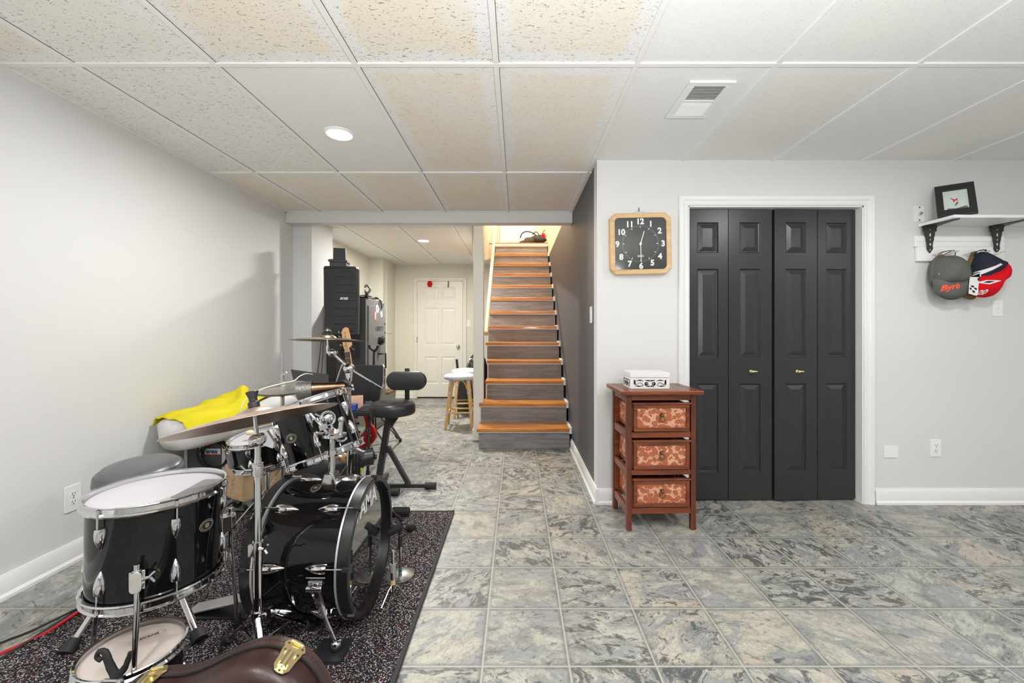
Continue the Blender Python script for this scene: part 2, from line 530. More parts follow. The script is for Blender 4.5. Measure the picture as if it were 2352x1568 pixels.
M['redwood_v'] = wood('reddish_stained_wood_upright', srgb(88, 40, 24), srgb(116, 56, 32), 0.35, axis=2, c3=srgb(64, 26, 16), coat=0.2)
M['decor'] = decor_material()
M['tread'] = wood('varnished_pine_tread', srgb(182, 112, 40), srgb(206, 142, 62), 0.3, axis=0, c3=srgb(134, 72, 22), coat=0.3, scale=0.8)
M['riser'] = wood('grey_weathered_riser', srgb(122, 117, 117), srgb(146, 141, 139), 0.5, axis=0, c3=srgb(100, 95, 96), scale=1.0)
M['pine'] = wood('pale_pine', srgb(206, 172, 126), srgb(220, 190, 148), 0.5, axis=0, c3=srgb(190, 150, 104))
M['pine_v'] = wood('pale_pine_upright', srgb(214, 176, 124), srgb(226, 194, 148), 0.5, axis=2, c3=srgb(198, 154, 104))
M['ply'] = wood('knotty_pine_board', srgb(224, 190, 148), srgb(236, 208, 172), 0.6, axis=0, c3=srgb(170, 110, 64), knots=True, scale=0.5)
M['rail'] = wood('maple_handrail', srgb(226, 196, 150), srgb(238, 214, 174), 0.35, axis=1, scale=0.6)
M['rattan'] = wood('honey_rattan', srgb(204, 160, 100), srgb(224, 184, 128), 0.4, axis=2, c3=srgb(176, 128, 74))
M['towel'] = plain('yellow_microfibre', srgb(206, 192, 42), 0.95, var=(9, .12), bump=(350, 0.5, 0.003), spec=0.1)
M['paleplastic'] = plain('light_grey_padding', srgb(214, 212, 210), 0.55)
M['brownleather'] = leather('brown_case_leather', srgb(52, 31, 28), 0.36, 350)
M['brownband'] = leather('brown_case_binding', srgb(64, 46, 43), 0.48, 350)
M['safe'] = plain('textured_grey_safe', srgb(112, 112, 112), 0.45, bump=(300, 0.2), metal=0.2)
M['safe_dark'] = plain('dark_grey_steel', srgb(66, 66, 68), 0.5, bump=(300, 0.2))
M['speaker'] = plain('black_speaker_cabinet', srgb(44, 44, 46), 0.5, bump=(250, 0.3))
M['grille'] = plain('black_speaker_grille', srgb(30, 30, 32), 0.6, bump=(500, 0.5))
M['red'] = plain('red_lacquer', srgb(176, 10, 14), 0.15, coat=0.6)
M['redrubber'] = plain('red_cable_jacket', srgb(190, 30, 40), 0.4)
M['cream'] = plain('cream_pickguard', srgb(206, 206, 184), 0.3)
M['maple'] = plain('maple_headstock', srgb(226, 176, 122), 0.35, var=(20, 0.08))
M['rosewood'] = plain('rosewood_board', srgb(78, 46, 44), 0.5)
M['darkgap'] = plain('dark_gap', (0.01, 0.01, 0.01), 0.9)
M['emit'] = plain('lamp_diffuser', (1, 0.99, 0.97), 0.5, emit=6.0)
M['greycap'] = plain('washed_grey_cotton', srgb(98, 98, 94), 0.9, var=(14, 0.22), spec=0.1)
M['navy'] = plain('navy_cotton', srgb(46, 48, 60), 0.9, spec=0.1)
M['redcap'] = plain('red_cotton', srgb(208, 22, 34), 0.8, spec=0.1)
M['orange'] = plain('red_orange_thread', srgb(240, 84, 58), 0.7)
M['blue'] = plain('blue_plastic', srgb(62, 84, 170), 0.4)
M['glass_dark'] = plain('clock_face', srgb(64, 65, 65), 0.10, coat=0.5)
M['tape'] = plain('silver_duct_tape', srgb(150, 148, 146), 0.3, metal=0.6, bump=(120, 0.7, 0.004))
M['bronze'] = cymbal_material('bronze_bell', srgb(158, 128, 104), srgb(112, 84, 66), 0.28)
M['boxwhite'] = plain('white_painted_wood', srgb(226, 224, 224), 0.5)
M['camo'] = plain('brown_camo_cotton', srgb(110, 88, 58), 0.9, var=(60, 0.7))
M['alu'] = plain('aluminium_edging', srgb(198, 198, 198), 0.35, metal=0.7)
M['casepanel'] = plain('dark_grey_case_panel', srgb(66, 68, 72), 0.5)
M['wicker'] = plain('grey_wicker', srgb(132, 130, 126), 0.8, bump=(90, 1.0, 0.01))
M['photo_ground'] = plain('pale_green_print', srgb(196, 208, 202), 0.3, var=(30, 0.12))
M['paper'] = plain('tan_crumpled_paper', srgb(214, 192, 160), 0.8)
M['skinwood'] = plain('pale_wood_block', srgb(226, 184, 156), 0.6)
M['shade_duct_grey'] = plain('shade_line_duct_grey', srgb(92, 86, 78), 0.9)  # tone of the painted shadow lines on the ceiling and of the vent duct
def woven():
    t = NT('woven_white_blue_seat')
    ch = t.n('ShaderNodeTexChecker'); ch.inputs['Scale'].default_value = 150; t.l(t.co(), ch.inputs['Vector'])
    ch.inputs['Color1'].default_value = srgb(230, 232, 234); ch.inputs['Color2'].default_value = srgb(150, 156, 166)
    t.l(ch.outputs[0], t.b.inputs['Base Color']); t.b.inputs['Roughness'].default_value = 0.5
    t.bump(ch.outputs[1], 0.4, 0.002)
    return t.m
M['seatwhite'] = woven()

# ------------------------------------------------------------------ room shell
XL, YF, XD = -2.255, 2.84, 0.545       # left wall, closet wall, stair wall
XR, YR = 4.6, -3.7
YB0, YB1, ZB = 4.08, 4.20, 2.228       # dropped beam
YE = 7.30                               # far wall of the back room
struct('floor', MB().box((-2.6, YR - .2, -0.1), (XR + .2, YE + .3, 0)), M['floor'])
struct('wall_left', MB().box((XL - .1, YR, 0), (XL, 4.215, ZC)), M['wall'])
struct('wall_right', MB().box((XR, YR, 0), (XR + .1, YF, ZC)), M['wall'])
struct('wall_rear', MB().box((XL, YR - .1, 0), (XR, YR, ZC)), M['wall'])
# closet wall with door opening
DX0, DX1, DZ = 1.157, 2.362, 2.03
mb = MB()
mb.box((XD, YF, 0), (DX0, YF + .11, ZC)).box((DX1, YF, 0), (XR, YF + .11, ZC)).box((DX0, YF, DZ), (DX1, YF + .11, ZC))
struct('wall_front', mb, M['wall'])
struct('wall_closet', MB().box((XD + .12, 3.55, 0), (3.2, 3.65, ZC)), M['wall'])
# charcoal stair wall: below the upper floor; cream above
struct('wall_stair', MB().box((XD + .001, YF + .008, 0), (XD + .12, 9.2, 2.452)), M['wall_dark'])
struct('wall_upper_right', MB().box((XD, YB1, 2.452), (XD + .12, 9.2, 4.9)), M['wall_cream'])
struct('wall_upper_left', MB().box((-.50, YB1, 2.45), (-.40, 9.2, 4.9)), M['wall_cream'])
struct('wall_upper_front', MB().box((-.5, YB1 - .1, 2.36), (XD + .1, YB1, 4.9)), M['wall_cream'])
struct('ceiling_upper', MB().box((-.6, YB1 - .1, 4.9), (XD + .2, 9.3, 5.0)), M['wall_cream'])
struct('wall_upper_back', MB().box((-.5, 8.9, 2.6), (XD + .1, 9.0, 4.9)), M['wall_cream'])
struct('floor_upper', MB().box((-.399, 7.31, 2.50), (XD - .001, 8.9, 2.674)), M['riser'])
# soffit hanging left of the stairwell
mb = MB(); mb.prism([(4.56, 1.93), (6.6, 2.315), (7.3, 2.315), (7.3, 2.45), (4.56, 2.45)], 0, 0.09, Matrix(((0, 1, 0, -.49), (1, 0, 0, 0), (0, 0, 1, 0), (0, 0, 0, 1))))
struct('trim_1', mb, M['wall_beige'])
# back room walls
mb = MB()
mb.box((XL - .2, 4.215, 0), (-2.07, 4.70, ZC))
struct('wall_stub', mb, M['wall'], bevel=.004)
struct('wall_back_left', MB().box((-2.45, 4.70, 0), (-2.335, 6.64, ZC)), M['wall_beige'])
struct('wall_bumpout', MB().box((-2.45, 6.64, 0), (-2.125, YE, ZC)), M['wall_beige'])
struct('wall_back', MB().box((-2.3, YE, 0), (-.385, YE + .12, 2.45)), M['wall_beige'])
# access panel in the bump-out
mb = MB()
for z0, z1 in ((1.13, 2.20), (0.12, 1.12)):
    mb.box((-2.126, 6.80, z0), (-2.115, 7.10, z1))
struct('trim_2', mb, M['wall_beige'], bevel=.002)
# beam
struct('trim_3', MB().box((XL, YB0, ZB), (XD, YB1, ZC + .05)), M['wall'], bevel=.004)
# ceilings: one face per acoustic panel
def ceiling(name, xs, ys, z, stains):
    mb = MB(); info = []
    for i in range(len(xs) - 1):
        for j in range(len(ys) - 1):
            vv = [mb.v(p) for p in ((xs[i], ys[j], z), (xs[i], ys[j + 1], z), (xs[i + 1], ys[j + 1], z), (xs[i + 1], ys[j], z))]
            mb.f(vv); info.append(stains(i, j))
    me = bpy.data.meshes.new(name); mb.bm.to_mesh(me); mb.bm.free()
    me.materials.append(M['ceil'])
    uvl = me.uv_layers.new(name='UVMap')
    for p in me.polygons:
        for k, li in enumerate(p.loop_indices):
            uvl.data[li].uv = ((0, 0), (0, 1), (1, 1), (1, 0))[k]
    a = me.attributes.new('stain', 'FLOAT', 'FACE'); b = me.attributes.new('fissure', 'FLOAT', 'FACE')
    for k, (s_, f_) in enumerate(info): a.data[k].value = s_; b.data[k].value = f_
    o = bpy.data.objects.new(name, me); C.objects.link(o); o['kind'] = 'structure'
    g = MB()
    for x in xs[1:-1]: g.box((x - .012, ys[0], z - .006), (x + .012, ys[-1], z + .004))
    for y in ys[1:-1]: g.box((xs[0], y - .012, z - .0065), (xs[-1], y + .012, z + .004))
    g.box((xs[0], ys[0], z - .005), (xs[0] + .02, ys[-1], z + .004)).box((xs[-1] - .02, ys[0], z - .005), (xs[-1], ys[-1], z + .004))
    g.box((xs[0], ys[-1] - .02, z - .005), (xs[-1], ys[-1], z + .004))
    build('ceiling_grid', g, M['grid'], o)
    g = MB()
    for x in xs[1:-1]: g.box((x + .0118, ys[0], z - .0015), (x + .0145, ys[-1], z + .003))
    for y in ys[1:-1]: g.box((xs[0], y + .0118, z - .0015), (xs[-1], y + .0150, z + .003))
    build('panel_shadow_line', g, M['shade_duct_grey'], o)  # dark strips painting the shadow line along one edge of each bar
    # roof slab above so that no light leaks in
    s = MB().box((xs[0] - .3, ys[0] - (.3 if z > 9 or ys[0] < 0 else 0), z + .03), (xs[-1] + (.3 if ys[0] < 0 else 0), ys[-1] + .02, z + .06))
    build('ceiling_deck', s, M['darkgap'], o)
    return o
GX = [XL] + [-0.09 + .61 * k for k in range(-3, 8)] + [XR]
GY = [YR, -3.12, -1.87, -0.635, 0.585, 1.815, 3.058, YB0]
ST = {(0, 4): (.8, .8), (1, 4): (.35, .9), (2, 4): (1, 1), (3, 4): (1, 1), (4, 4): (.8, .9),
      (0, 5): (0, .8), (1, 5): (0, .9), (2, 5): (0, .0), (3, 5): (.9, .5), (4, 5): (.8, .4), (5, 5): (0, 0),
      (0, 6): (.9, .4), (1, 6): (.9, .3), (2, 6): (.9, .3), (3, 6): (.9, .3), (4, 6): (.9, .3),
      (5, 4): (0, .0), (6, 4): (.1, .0), (7, 4): (0, 0), (6, 5): (.3, 0), (7, 5): (.1, 0), (8, 5): (.25, 0), (9, 5): (.1, 0), (10, 5): (.5, 0)}
def stn(i, j):
    return ST.get((i, j), (random.choice((0, .2, .6)), 0.3 if i < 6 else 0))
# main ceiling, cut off above the closet wall
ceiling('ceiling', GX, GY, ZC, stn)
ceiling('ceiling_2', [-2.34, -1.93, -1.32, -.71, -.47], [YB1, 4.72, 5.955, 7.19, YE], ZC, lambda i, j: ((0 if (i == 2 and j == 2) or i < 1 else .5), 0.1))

# baseboards
def baseboard(name, p0, p1, nrm, mat='trim', h=.105, t=.015):
    p0 = Vector(p0); p1 = Vector(p1); d = (p1 - p0).normalized(); L = (p1 - p0).length
    m = Matrix((Vector(nrm), d, Vector((0, 0, 1)))).transposed().to_4x4(); m.translation = p0
    mb = MB()
    prof = [(0, 0), (t + .010, 0), (t + .010, .014), (t + .004, .022), (t, .026), (t, h * .82), (t * .7, h * .9), (t * .5, h), (0, h)]
    mb.prism(prof, 0, L, m)
    return struct(name, mb, M[mat])
baseboard('baseboard_left', (XL, YR, 0), (XL, 4.21, 0), (1, 0, 0))
baseboard('baseboard_front', (XD, YF, 0), (1.092, YF, 0), (0, -1, 0))
baseboard('baseboard_right', (2.428, YF, 0), (XR, YF, 0), (0, -1, 0))
baseboard('baseboard_stair', (XD, YF - .02, 0), (XD, 4.135, 0), (-1, 0, 0))
baseboard('baseboard_back', (-2.12, YE, 0), (-1.79, YE, 0), (0, -1, 0), 'trim_b')
baseboard('baseboard_bumpout', (-2.125, 6.64, 0), (-2.125, YE, 0), (1, 0, 0), 'trim_b')
baseboard('baseboard_far', (-.88, YE, 0), (-.38, YE, 0), (0, -1, 0), 'trim_b')

# post at the foot of the stairs
mb = MB().box((-.462, 4.44, 0), (-.355, 4.55, ZC))
post = struct('trim_4', mb, M['trim_b'], bevel=.003)
build('post_base', MB().box((-.472, 4.428, .012), (-.350, 4.56, .125)), M['trim_b'], post, bevel=.004)

# door casings
def casing(name, x0, x1, z1, y, w_, mat, parent=None):
    """moulded frame around an opening x0..x1, 0..z1, on a wall facing -y at y"""
    mb = MB()
    prof = [(0, 0), (0, -.008), (.006, -.013), (.018, -.010), (w_ * .45, -.013), (w_ * .55, -.019), (w_ * .9, -.021), (w_, -.016), (w_, 0)]
    # (offset from the opening, y)
    path = [(x0, 0, -1, 0), (x0, z1, -1, 1), (x1, z1, 1, 1), (x1, 0, 1, 0)]
    rings = [[mb.v((px + sx * o, y + d, pz + sz * o)) for o, d in prof] for px, pz, sx, sz in path]
    for a, b in zip(rings[:-1], rings[1:]):
        for i in range(len(prof)):
            j = (i + 1) % len(prof)
            mb.f([a[i], a[j], b[j], b[i]])
    for r_ in (rings[0], rings[-1]): mb.f(r_)
    return mb
struct('trim_5', casing('c', DX0 + .008, DX1 - .008, DZ - .008, YF, .068, M['trim']), M['trim'], ang=25)
mb = MB()
mb.box((DX0, YF - .001, 0), (DX0 + .016, YF + .11, DZ)).box((DX1 - .016, YF - .001, 0), (DX1, YF + .11, DZ)).box((DX0, YF - .001, DZ - .016), (DX1, YF + .11, DZ))
struct('trim_6', mb, M['trim'])

def paneled(mb, x0, x1, z0, z1, panels, th, T=None, depth=.010, inset=.012, rise=.028):
    """slab whose front (-y, at y=0) carries raised panels"""
    if T is not None: mb.T = T
    xs = sorted({x0, x1} | {p[0] for p in panels} | {p[1] for p in panels})
    zs = sorted({z0, z1} | {p[2] for p in panels} | {p[3] for p in panels})
    vg = {}
    def gv(x, z, y=0.0):
        k = (round(x, 5), round(z, 5), round(y, 5))
        if k not in vg: vg[k] = mb.v((x, y, z))
        return vg[k]
    for i in range(len(xs) - 1):
        for j in range(len(zs) - 1):
            a, b, c, d = xs[i], xs[i + 1], zs[j], zs[j + 1]
            cx, cz = (a + b) / 2, (c + d) / 2
            inside = any(p[0] < cx < p[1] and p[2] < cz < p[3] for p in panels)
            if not inside:
                mb.f([gv(a, c), gv(b, c), gv(b, d), gv(a, d)])
            elif any(abs(p[0] - a) < 1e-6 and abs(p[2] - c) < 1e-6 for p in panels):
                p = [q for q in panels if abs(q[0] - a) < 1e-6 and abs(q[2] - c) < 1e-6][0]
                lv = [(0, 0), (inset * .5, depth * .9), (inset, depth), (inset + rise, .002)]
                rings = [[gv(p[0] + o, p[2] + o, y), gv(p[1] - o, p[2] + o, y), gv(p[1] - o, p[3] - o, y), gv(p[0] + o, p[3] - o, y)] for o, y in lv]
                for r0, r1 in zip(rings[:-1], rings[1:]):
                    for k in range(4):
                        l = (k + 1) % 4
                        mb.f([r0[k], r0[l], r1[l], r1[k]])
                mb.f(rings[-1])
    # back and sides (subdivided front edges are covered by a thin core)
    mb.box((x0, .0105, z0), (x1, th, z1))
    mb.box((x0, 0.0001, z0), (x0 + .0005, .011, z1)).box((x1 - .0005, 0.0001, z0), (x1, .011, z1))
    mb.box((x0, 0.0001, z1 - .0005), (x1, .011, z1)).box((x0, 0.0001, z0), (x1, .011, z0 + .0005))
    mb.T = Matrix.Identity(4)
    return mb

# bifold closet doors: two doors of two leaves
YD = 2.880
def bifold(name, edges, angs, knob_x, label):
    root = bpy.data.objects.new(name, None); C.objects.link(root); root['kind'] = 'structure'
    root.location = (edges[0], YD, 0)
    for (a, b), (ya, yb) in zip(zip(edges[:-1], edges[1:]), angs):
        T = frame((a, ya, 0), (0, 0, 1), (b - a, yb - ya, 0))
        wd = math.hypot(b - a, yb - ya) - .003
        m0 = (wd - .146) / 2
        P = [(m0, m0 + .146, .202, .81), (m0, m0 + .146, .99, 1.60), (m0, m0 + .146, 1.71, 1.92)]
        mb = paneled(MB(), 0.0015, wd, .012, 2.008, P, .032, T)
        build('door_leaf', mb, M['black_door'], root, world=True, smooth=False)
    x, z = knob_x, .895
    kb = MB()
    y0 = YD - .002
    kb.cyl((x, y0, z), (x, y0 - .020, z), .0055, n=12).ball((x, y0 - .024, z), .0095, n=12)
    kb.tube([(x, y0 - .024, z), (x + .016, y0 - .026, z + .001), (x + .032, y0 - .025, z)], [.006, .0055, .0035], n=8)
    kb.cyl((x, y0 + .002, z), (x, y0 - .003, z), .011, n=14)
    build('door_knob', kb, M['brass'], root, world=True)
    return root
bifold('door_1', [1.175, 1.456, 1.760], [(YD, YD - .005), (YD - .005, YD)], 1.612, '')
bifold('door_2', [1.768, 2.076, 2.344], [(YD - .012, YD + .004), (YD + .004, YD + .012)], 1.930, '')

# white six-panel door in the far wall
bx0, bx1 = -1.733, -.945
root = bpy.data.objects.new('door_3', None); C.objects.link(root); root['kind'] = 'structure'; root.location = (bx0, YE, 0)
pw = .245
c1, c2 = bx0 + .125, bx1 - .125 - pw
P = []
for c_ in (c1, c2):
    P += [(c_, c_ + pw, 1.72, 1.93), (c_, c_ + pw, .92, 1.57), (c_, c_ + pw, .25, .72)]
P = [(a - bx0, b - bx0, c, d) for a, b, c, d in P]
mb = paneled(MB(), 0, bx1 - bx0, .02, 2.03, P, .004 + .03, Matrix.Translation((bx0, YE - .012, 0)), depth=.009, inset=.02, rise=.03)
build('door_leaf', mb, M['trim_b'], root, world=True, smooth=False)
kb = MB()
kb.cyl((-1.02, YE - .01, .90), (-1.02, YE - .05, .90), .012).ball((-1.02, YE - .06, .90), .028, sy=.75).cyl((-1.02, YE - .012, .90), (-1.02, YE - .018, .90), .032)
build('door_knob', kb, M['steel'], root, world=True)
mb = MB()
for z in (1.78, 1.02, .25): mb.box((bx0 - .012, YE - .026, z - .045), (bx0 + .004, YE - .012, z + .045))
build('hinge', mb, M['steel'], root, world=True)
struct('trim_7', casing('c', bx0 - .006, bx1 + .006, 2.036, YE, .062, M['trim_b']), M['trim_b'], ang=25)
struct('trim_8', MB().box((bx0, YE - .03, 0), (bx1, YE + .0, .018)), M['darkgap'])
# door upstairs
mb = paneled(MB(), 0, .74, 0, 2.0, [(.1, .33, 1.0, 1.85), (.41, .64, 1.0, 1.85), (.1, .33, .15, .8), (.41, .64, .15, .8)], .03, Matrix.Translation((-.36, 8.86, 2.68)))
struct('door_4', mb, M['trim'], smooth=False)

# ------------------------------------------------------------------ ceiling lamps and vent
def can_light(x, y, label):
    t = thing('ceiling_light', label, 'ceiling light', (x, y, ZC), group='recessed ceiling lights')
    mb = MB().lathe([(.062, -.004), (.074, -.012), (.084, -.006), (.084, .0), (.062, .0)], n=40, closed=True)
    build('trim_ring', mb, M['white'], t)
    build('diffuser', MB().lathe([(0, -.006), (.063, -.006)], n=40), M['emit'], t)
LL = ['round recessed ceiling light glowing above the drum kit', 'round ceiling light above and in front of the closet doors', 'round ceiling light behind the drum kit side of the camera',
      'round ceiling light in the rear right of the room', 'round ceiling light added in the rear left of the room', 'round ceiling light nearest the right wall', 'round ceiling light added above the camera, out of view']
for (x, y, p), lb in zip(LAMPS, LL): can_light(x, y, lb)
can_light(BACK_LAMPS[0][0], BACK_LAMPS[0][1], 'round recessed ceiling light glowing in the back room before the white door')
up = thing('ceiling_light', 'round light fixture above the landing at the top of the stairs', 'ceiling light', (.1, 7.9, 4.9), group='recessed ceiling lights')
build('trim_ring', MB().lathe([(.17, 0), (.2, 0), (.2, -.05), (.17, -.05)], n=32, closed=True), M['white'], up)

v = thing('ceiling_vent', 'white louvered air vent set in a ceiling panel near the closet', 'vent', (.80, 1.93, ZC))
fw, fl = .215, .33
mb = MB()
for a, b in (((0, 0, -.012), (fw, .035, -.001)), ((0, fl - .035, -.012), (fw, fl, -.001)), ((0, .035, -.012), (.035, fl - .035, -.001)), ((fw - .03, .035, -.012), (fw, fl - .035, -.001))):
    mb.box(a, b)
mb.box((.035, .155, -.011), (fw - .03, .175, -.002))
build('frame', mb, M['white'], v, bevel=.002)
mb = MB()
for k in range(9):
    y = .048 + k * .0125
    mb.box((.035, y - .0048, -.0095), (fw - .03, y + .0048, -.0082), rot=Matrix.Rotation(R(38), 3, 'X'))
for k in range(9):
    y = .184 + k * .0125
    mb.box((.035, y - .0062, -.0095), (fw - .03, y + .0062, -.0082), rot=Matrix.Rotation(R(-22), 3, 'X'))
build('louver', mb, M['white'], v)
build('duct_opening', MB().box((.03, .03, -.0022), (fw - .028, fl - .03, -.0012)), M['shade_duct_grey'], v)
v.rotation_euler = (0, 0, 0)

# ------------------------------------------------------------------ staircase
RS, TS, Y0 = .206, .26, 4.16
SX0, SX1 = -.385, .525
st = thing('staircase', 'straight flight of orange-brown pine treads and grey risers against the charcoal wall', 'staircase', (0, Y0, 0))
for k in range(1, 14):
    z = k * RS; y = Y0 + (k - 1) * TS
    x0 = SX0 + (.0 if k < 3 else .045 if k < 5 else 0.01)
    mb = MB().box((x0 + .006, y, z - RS + (.002 if k == 1 else 0)), (SX1, y + .018, z - .034))
    build('riser', mb, M['riser'], st, world=True)
    if k < 13:
        mb = MB().box((x0 - .012, y - .028, z - .034), (SX1 - .006, y + TS + .016, z))
        build('tread', mb, M['tread'], st, world=True, bevel=.005)
        mb = MB().box((SX1 - .005, y - .036, z - .05), (XD - .002, y - .022, z + .012)).box((SX1 - .005, y - .022, z - .004), (XD - .002, y + TS, z + .012))
        build('end_cap', mb, M['trim'], st, world=True)
    else:
        build('tread', MB().box((x0 - .012, y - .028, z - .034), (XD - .003, y + .06, z - .002)), M['trim'], st, world=True, bevel=.003)
    mb = MB().box((x0 - .004, y - .012, z - .046), (SX1, y + .004, z - .0335))
    build('nosing_trim', mb, M['trim'], st, world=True)
build('threshold', MB().box((SX0, 7.33, 2.674), (XD, 7.45, 2.715)), M['tread'], st, world=True)
mb = MB(); poly = [(Y0 + .0, 0)]
for k in range(1, 14):
    poly += [(Y0 + (k - 1) * TS + .01, k * RS - .04 - RS + (RS if 1 else 0)), (Y0 + k * TS + .01, k * RS - .04)]
poly = [(Y0 + .012, 0.0), (Y0 + .012, RS - .05)]
for k in range(1, 13):
    poly += [(Y0 + k * TS + .012, k * RS - .05), (Y0 + k * TS + .012, (k + 1) * RS - .05)]
poly += [(Y0 + 12 * TS + .3, 13 * RS - .05), (Y0 + 12 * TS + .3, 2.2), (Y0 + .9, 0.0)]
TX = lambda x: Matrix(((0, 1, 0, x), (1, 0, 0, 0), (0, 0, 1, 0), (0, 0, 0, 1)))
for x in (SX0 + .035, SX1 - .03):
    build('stringer', MB().prism(poly, 0, .02, TX(x)), M['trim_b'] if x < 0 else M['darkgap'], st, world=True, smooth=False)
# handrail
hr = thing('handrail', 'pale wooden handrail rising along the left side of the stairs', 'handrail', (-.33, 4.59, 1.146))
p0, p1 = Vector((-.335, 4.60, 1.140)), Vector((-.335, 6.75, 3.03))
mb = MB(); d = (p1 - p0).normalized()
mb.prism([(x * 1.0, z) for x, z in rrect(.042, .055, .016, 4)], 0, (p1 - p0).length, Matrix((Vector((1, 0, 0)), d, Vector((1, 0, 0)).cross(d))).transposed().to_4x4())
for v_ in mb.bm.verts: v_.co += p0
build('rail', mb, M['rail'], hr, world=True, ang=50)
for t_ in (.03, .72):
    p = p0.lerp(p1, t_)
    mb = MB().tube([p + Vector((0, 0, -.03)), p + Vector((-.03, 0, -.055)), p + Vector((-.066, 0, -.04))], .006, smooth=3).cyl(p + Vector((-.064, 0, -.04)), p + Vector((-.068, 0, -.04)), .024)
    build('bracket', mb, M['blackmetal'], hr, world=True)
struct('trim_9', MB().box((-.462, 4.55, .9), (-.402, 4.75, 1.25)), M['trim_b'])

# bag on the landing
bg = thing('tote_bag', 'crumpled dark grey bag lying on the landing at the top of the stairs', 'bag', (.2, 7.62, 2.68))
mb = MB()
for i in range(6):
    mb.ball((0, 0, 0), 1, n=14, m=Matrix.Translation((.17 + .045 * i + random.uniform(-.02, .02), 7.62 + random.uniform(-.03, .03), 2.755 + .012 * i + random.uniform(0, .03))) @ Matrix.Rotation(random.uniform(-.4, .4), 4, 'Y') @ Matrix.Diagonal((.14, .08, .075, 1)))
build('bag_body', mb, plain('dark_grey_bag_cloth', srgb(58, 54, 52), .7, var=(25, .5)), bg, world=True)
mb = MB().tube([(.06, 7.56, 2.85), (.10, 7.55, 2.93), (.18, 7.55, 2.965), (.30, 7.55, 2.93), (.42, 7.56, 2.82)], .010, smooth=4).tube([(.28, 7.54, 2.90), (.36, 7.53, 2.95), (.46, 7.54, 2.80)], .008, smooth=4)
build('strap', mb, M['rubber'], bg, world=True)
mb = MB()
for i in range(7):
    a = i * 2 * PI / 7
    mb.ball((0, 0, 0), 1, n=8, m=Matrix.Translation((.475, 7.56, 2.88)) @ Matrix.Rotation(a, 4, 'Y') @ Matrix.Translation((.03, 0, 0)) @ Matrix.Diagonal((.035, .012, .013, 1)))
mb.tube([(.475, 7.56, 2.88), (.48, 7.56, 2.96), (.51, 7.56, 3.0)], .006)
tag(build('red_bow', mb, M['redcap']), 'small red bow with a dark stem beside the bag on the landing', 'bow')

# ------------------------------------------------------------------ wall plates
def plate(name, label, cat, c, nrm, w_=.072, h_=.117, kind='outlet', mat='white'):
    """c on the wall surface, nrm into the room"""
    n_ = Vector(nrm); xa = Vector((0, 0, 1)).cross(n_) ; xa.normalize()
    m = Matrix((xa, -n_, Vector((0, 0, 1)))).transposed().to_4x4(); m.translation = Vector(c)
    t = thing(name, label, cat, m=m)
    mb = MB().prism(rrect(w_, h_, .005), -.006, 0)
    build('cover_plate', mb, M[mat], t, bevel=.0015)
    if kind == 'outlet':
        for dz in (.02, -.02):
            f_ = build('socket', MB().prism(rrect(.034, .028, .012, cz=dz), -.0075, -.004), M[mat], t)
            mb = MB()
            mb.box((-.0085, -.0082, dz - .001), (-.0060, -.0070, dz + .009)).box((.0060, -.0082, dz - .001), (.0085, -.0070, dz + .007)).cyl((0, -.0082, dz - .008), (0, -.007, dz - .008), .0026, n=10)
            build('slot', mb, M['darkgap'], f_)
        build('screw', MB().cyl((0, -.0075, 0), (0, -.005, 0), .003, n=10), M['steel'], t)
    elif kind == 'toggle':
        build('toggle', MB().box((-.005, -.018, -.004), (.005, -.004, .012)), M[mat], t)
        for z_ in (.03, -.03): build('screw', MB().cyl((0, -.0075, z_), (0, -.005, z_), .003, n=10), M['steel'], t)
    elif kind == 'coax':
        build('connector', MB().cyl((0, -.006, -.005), (0, -.020, -.005), .006, n=12).torus(frame((.006, -.012, .006), (0, 1, 0)), .006, .002).ball((.018, -.012, .004), .004, n=8), M['steel'], t)
        for z_ in (.043, -.043): build('screw', MB().cyl((0, -.0085, z_), (0, -.005, z_), .0045, n=10), M['blackplastic'], t)
    elif kind == 'rocker':
        build('rocker', MB().box((-.016, -.009, -.033), (.016, -.005, .033), rot=Matrix.Rotation(R(3), 3, 'X')), M[mat], t)
    return t
plate('wall_outlet', 'white double outlet low on the left wall behind the floor tom', 'outlet', (XL, 2.12, .327), (1, 0, 0), .08, .13)
plate('wall_outlet', 'white double outlet low on the right of the closet doors', 'outlet', (2.842, YF, .378), (0, -1, 0))
plate('blank_cover', 'small blank white cover low on the wall nearest the closet frame', 'wall plate', (2.54, YF, .353), (0, -1, 0), .098, .082, 'none')
plate('cable_plate', 'white wall plate with cable connector beside the picture frame on the shelf', 'wall plate', (2.73, YF, 1.967), (0, -1, 0), .07, .108, 'coax')
plate('light_switch', 'white switch plate below the red baseball cap', 'switch', (3.262, YF, 1.326), (0, -1, 0), .07, .108, 'toggle')
plate('light_switch', 'white rocker switch plate on the charcoal stair wall', 'switch', (XD, 3.05, 1.29), (-1, 0, 0), .075, .12, 'rocker')
plate('light_switch', 'white switch plate on the beige wall right of the far white door', 'switch', (-.845, YE, 1.30), (0, -1, 0), .078, .12, 'rocker')

# ------------------------------------------------------------------ wall clock
ck = thing('wall_clock', 'square black-faced wall clock in a pale pine frame hanging beside the closet', 'clock', m=Matrix.Translation((.829, YF - .004, 1.757)) @ Matrix.Rotation(R(-1.0), 4, 'Y'))
S = .204
def octo(s_, c_): return [(s_ - c_, s_), (-s_ + c_, s_), (-s_, s_ - c_), (-s_, -s_ + c_), (-s_ + c_, -s_), (s_ - c_, -s_), (s_, -s_ + c_), (s_, s_ - c_)]
mb = MB()
outer = octo(S, .035)
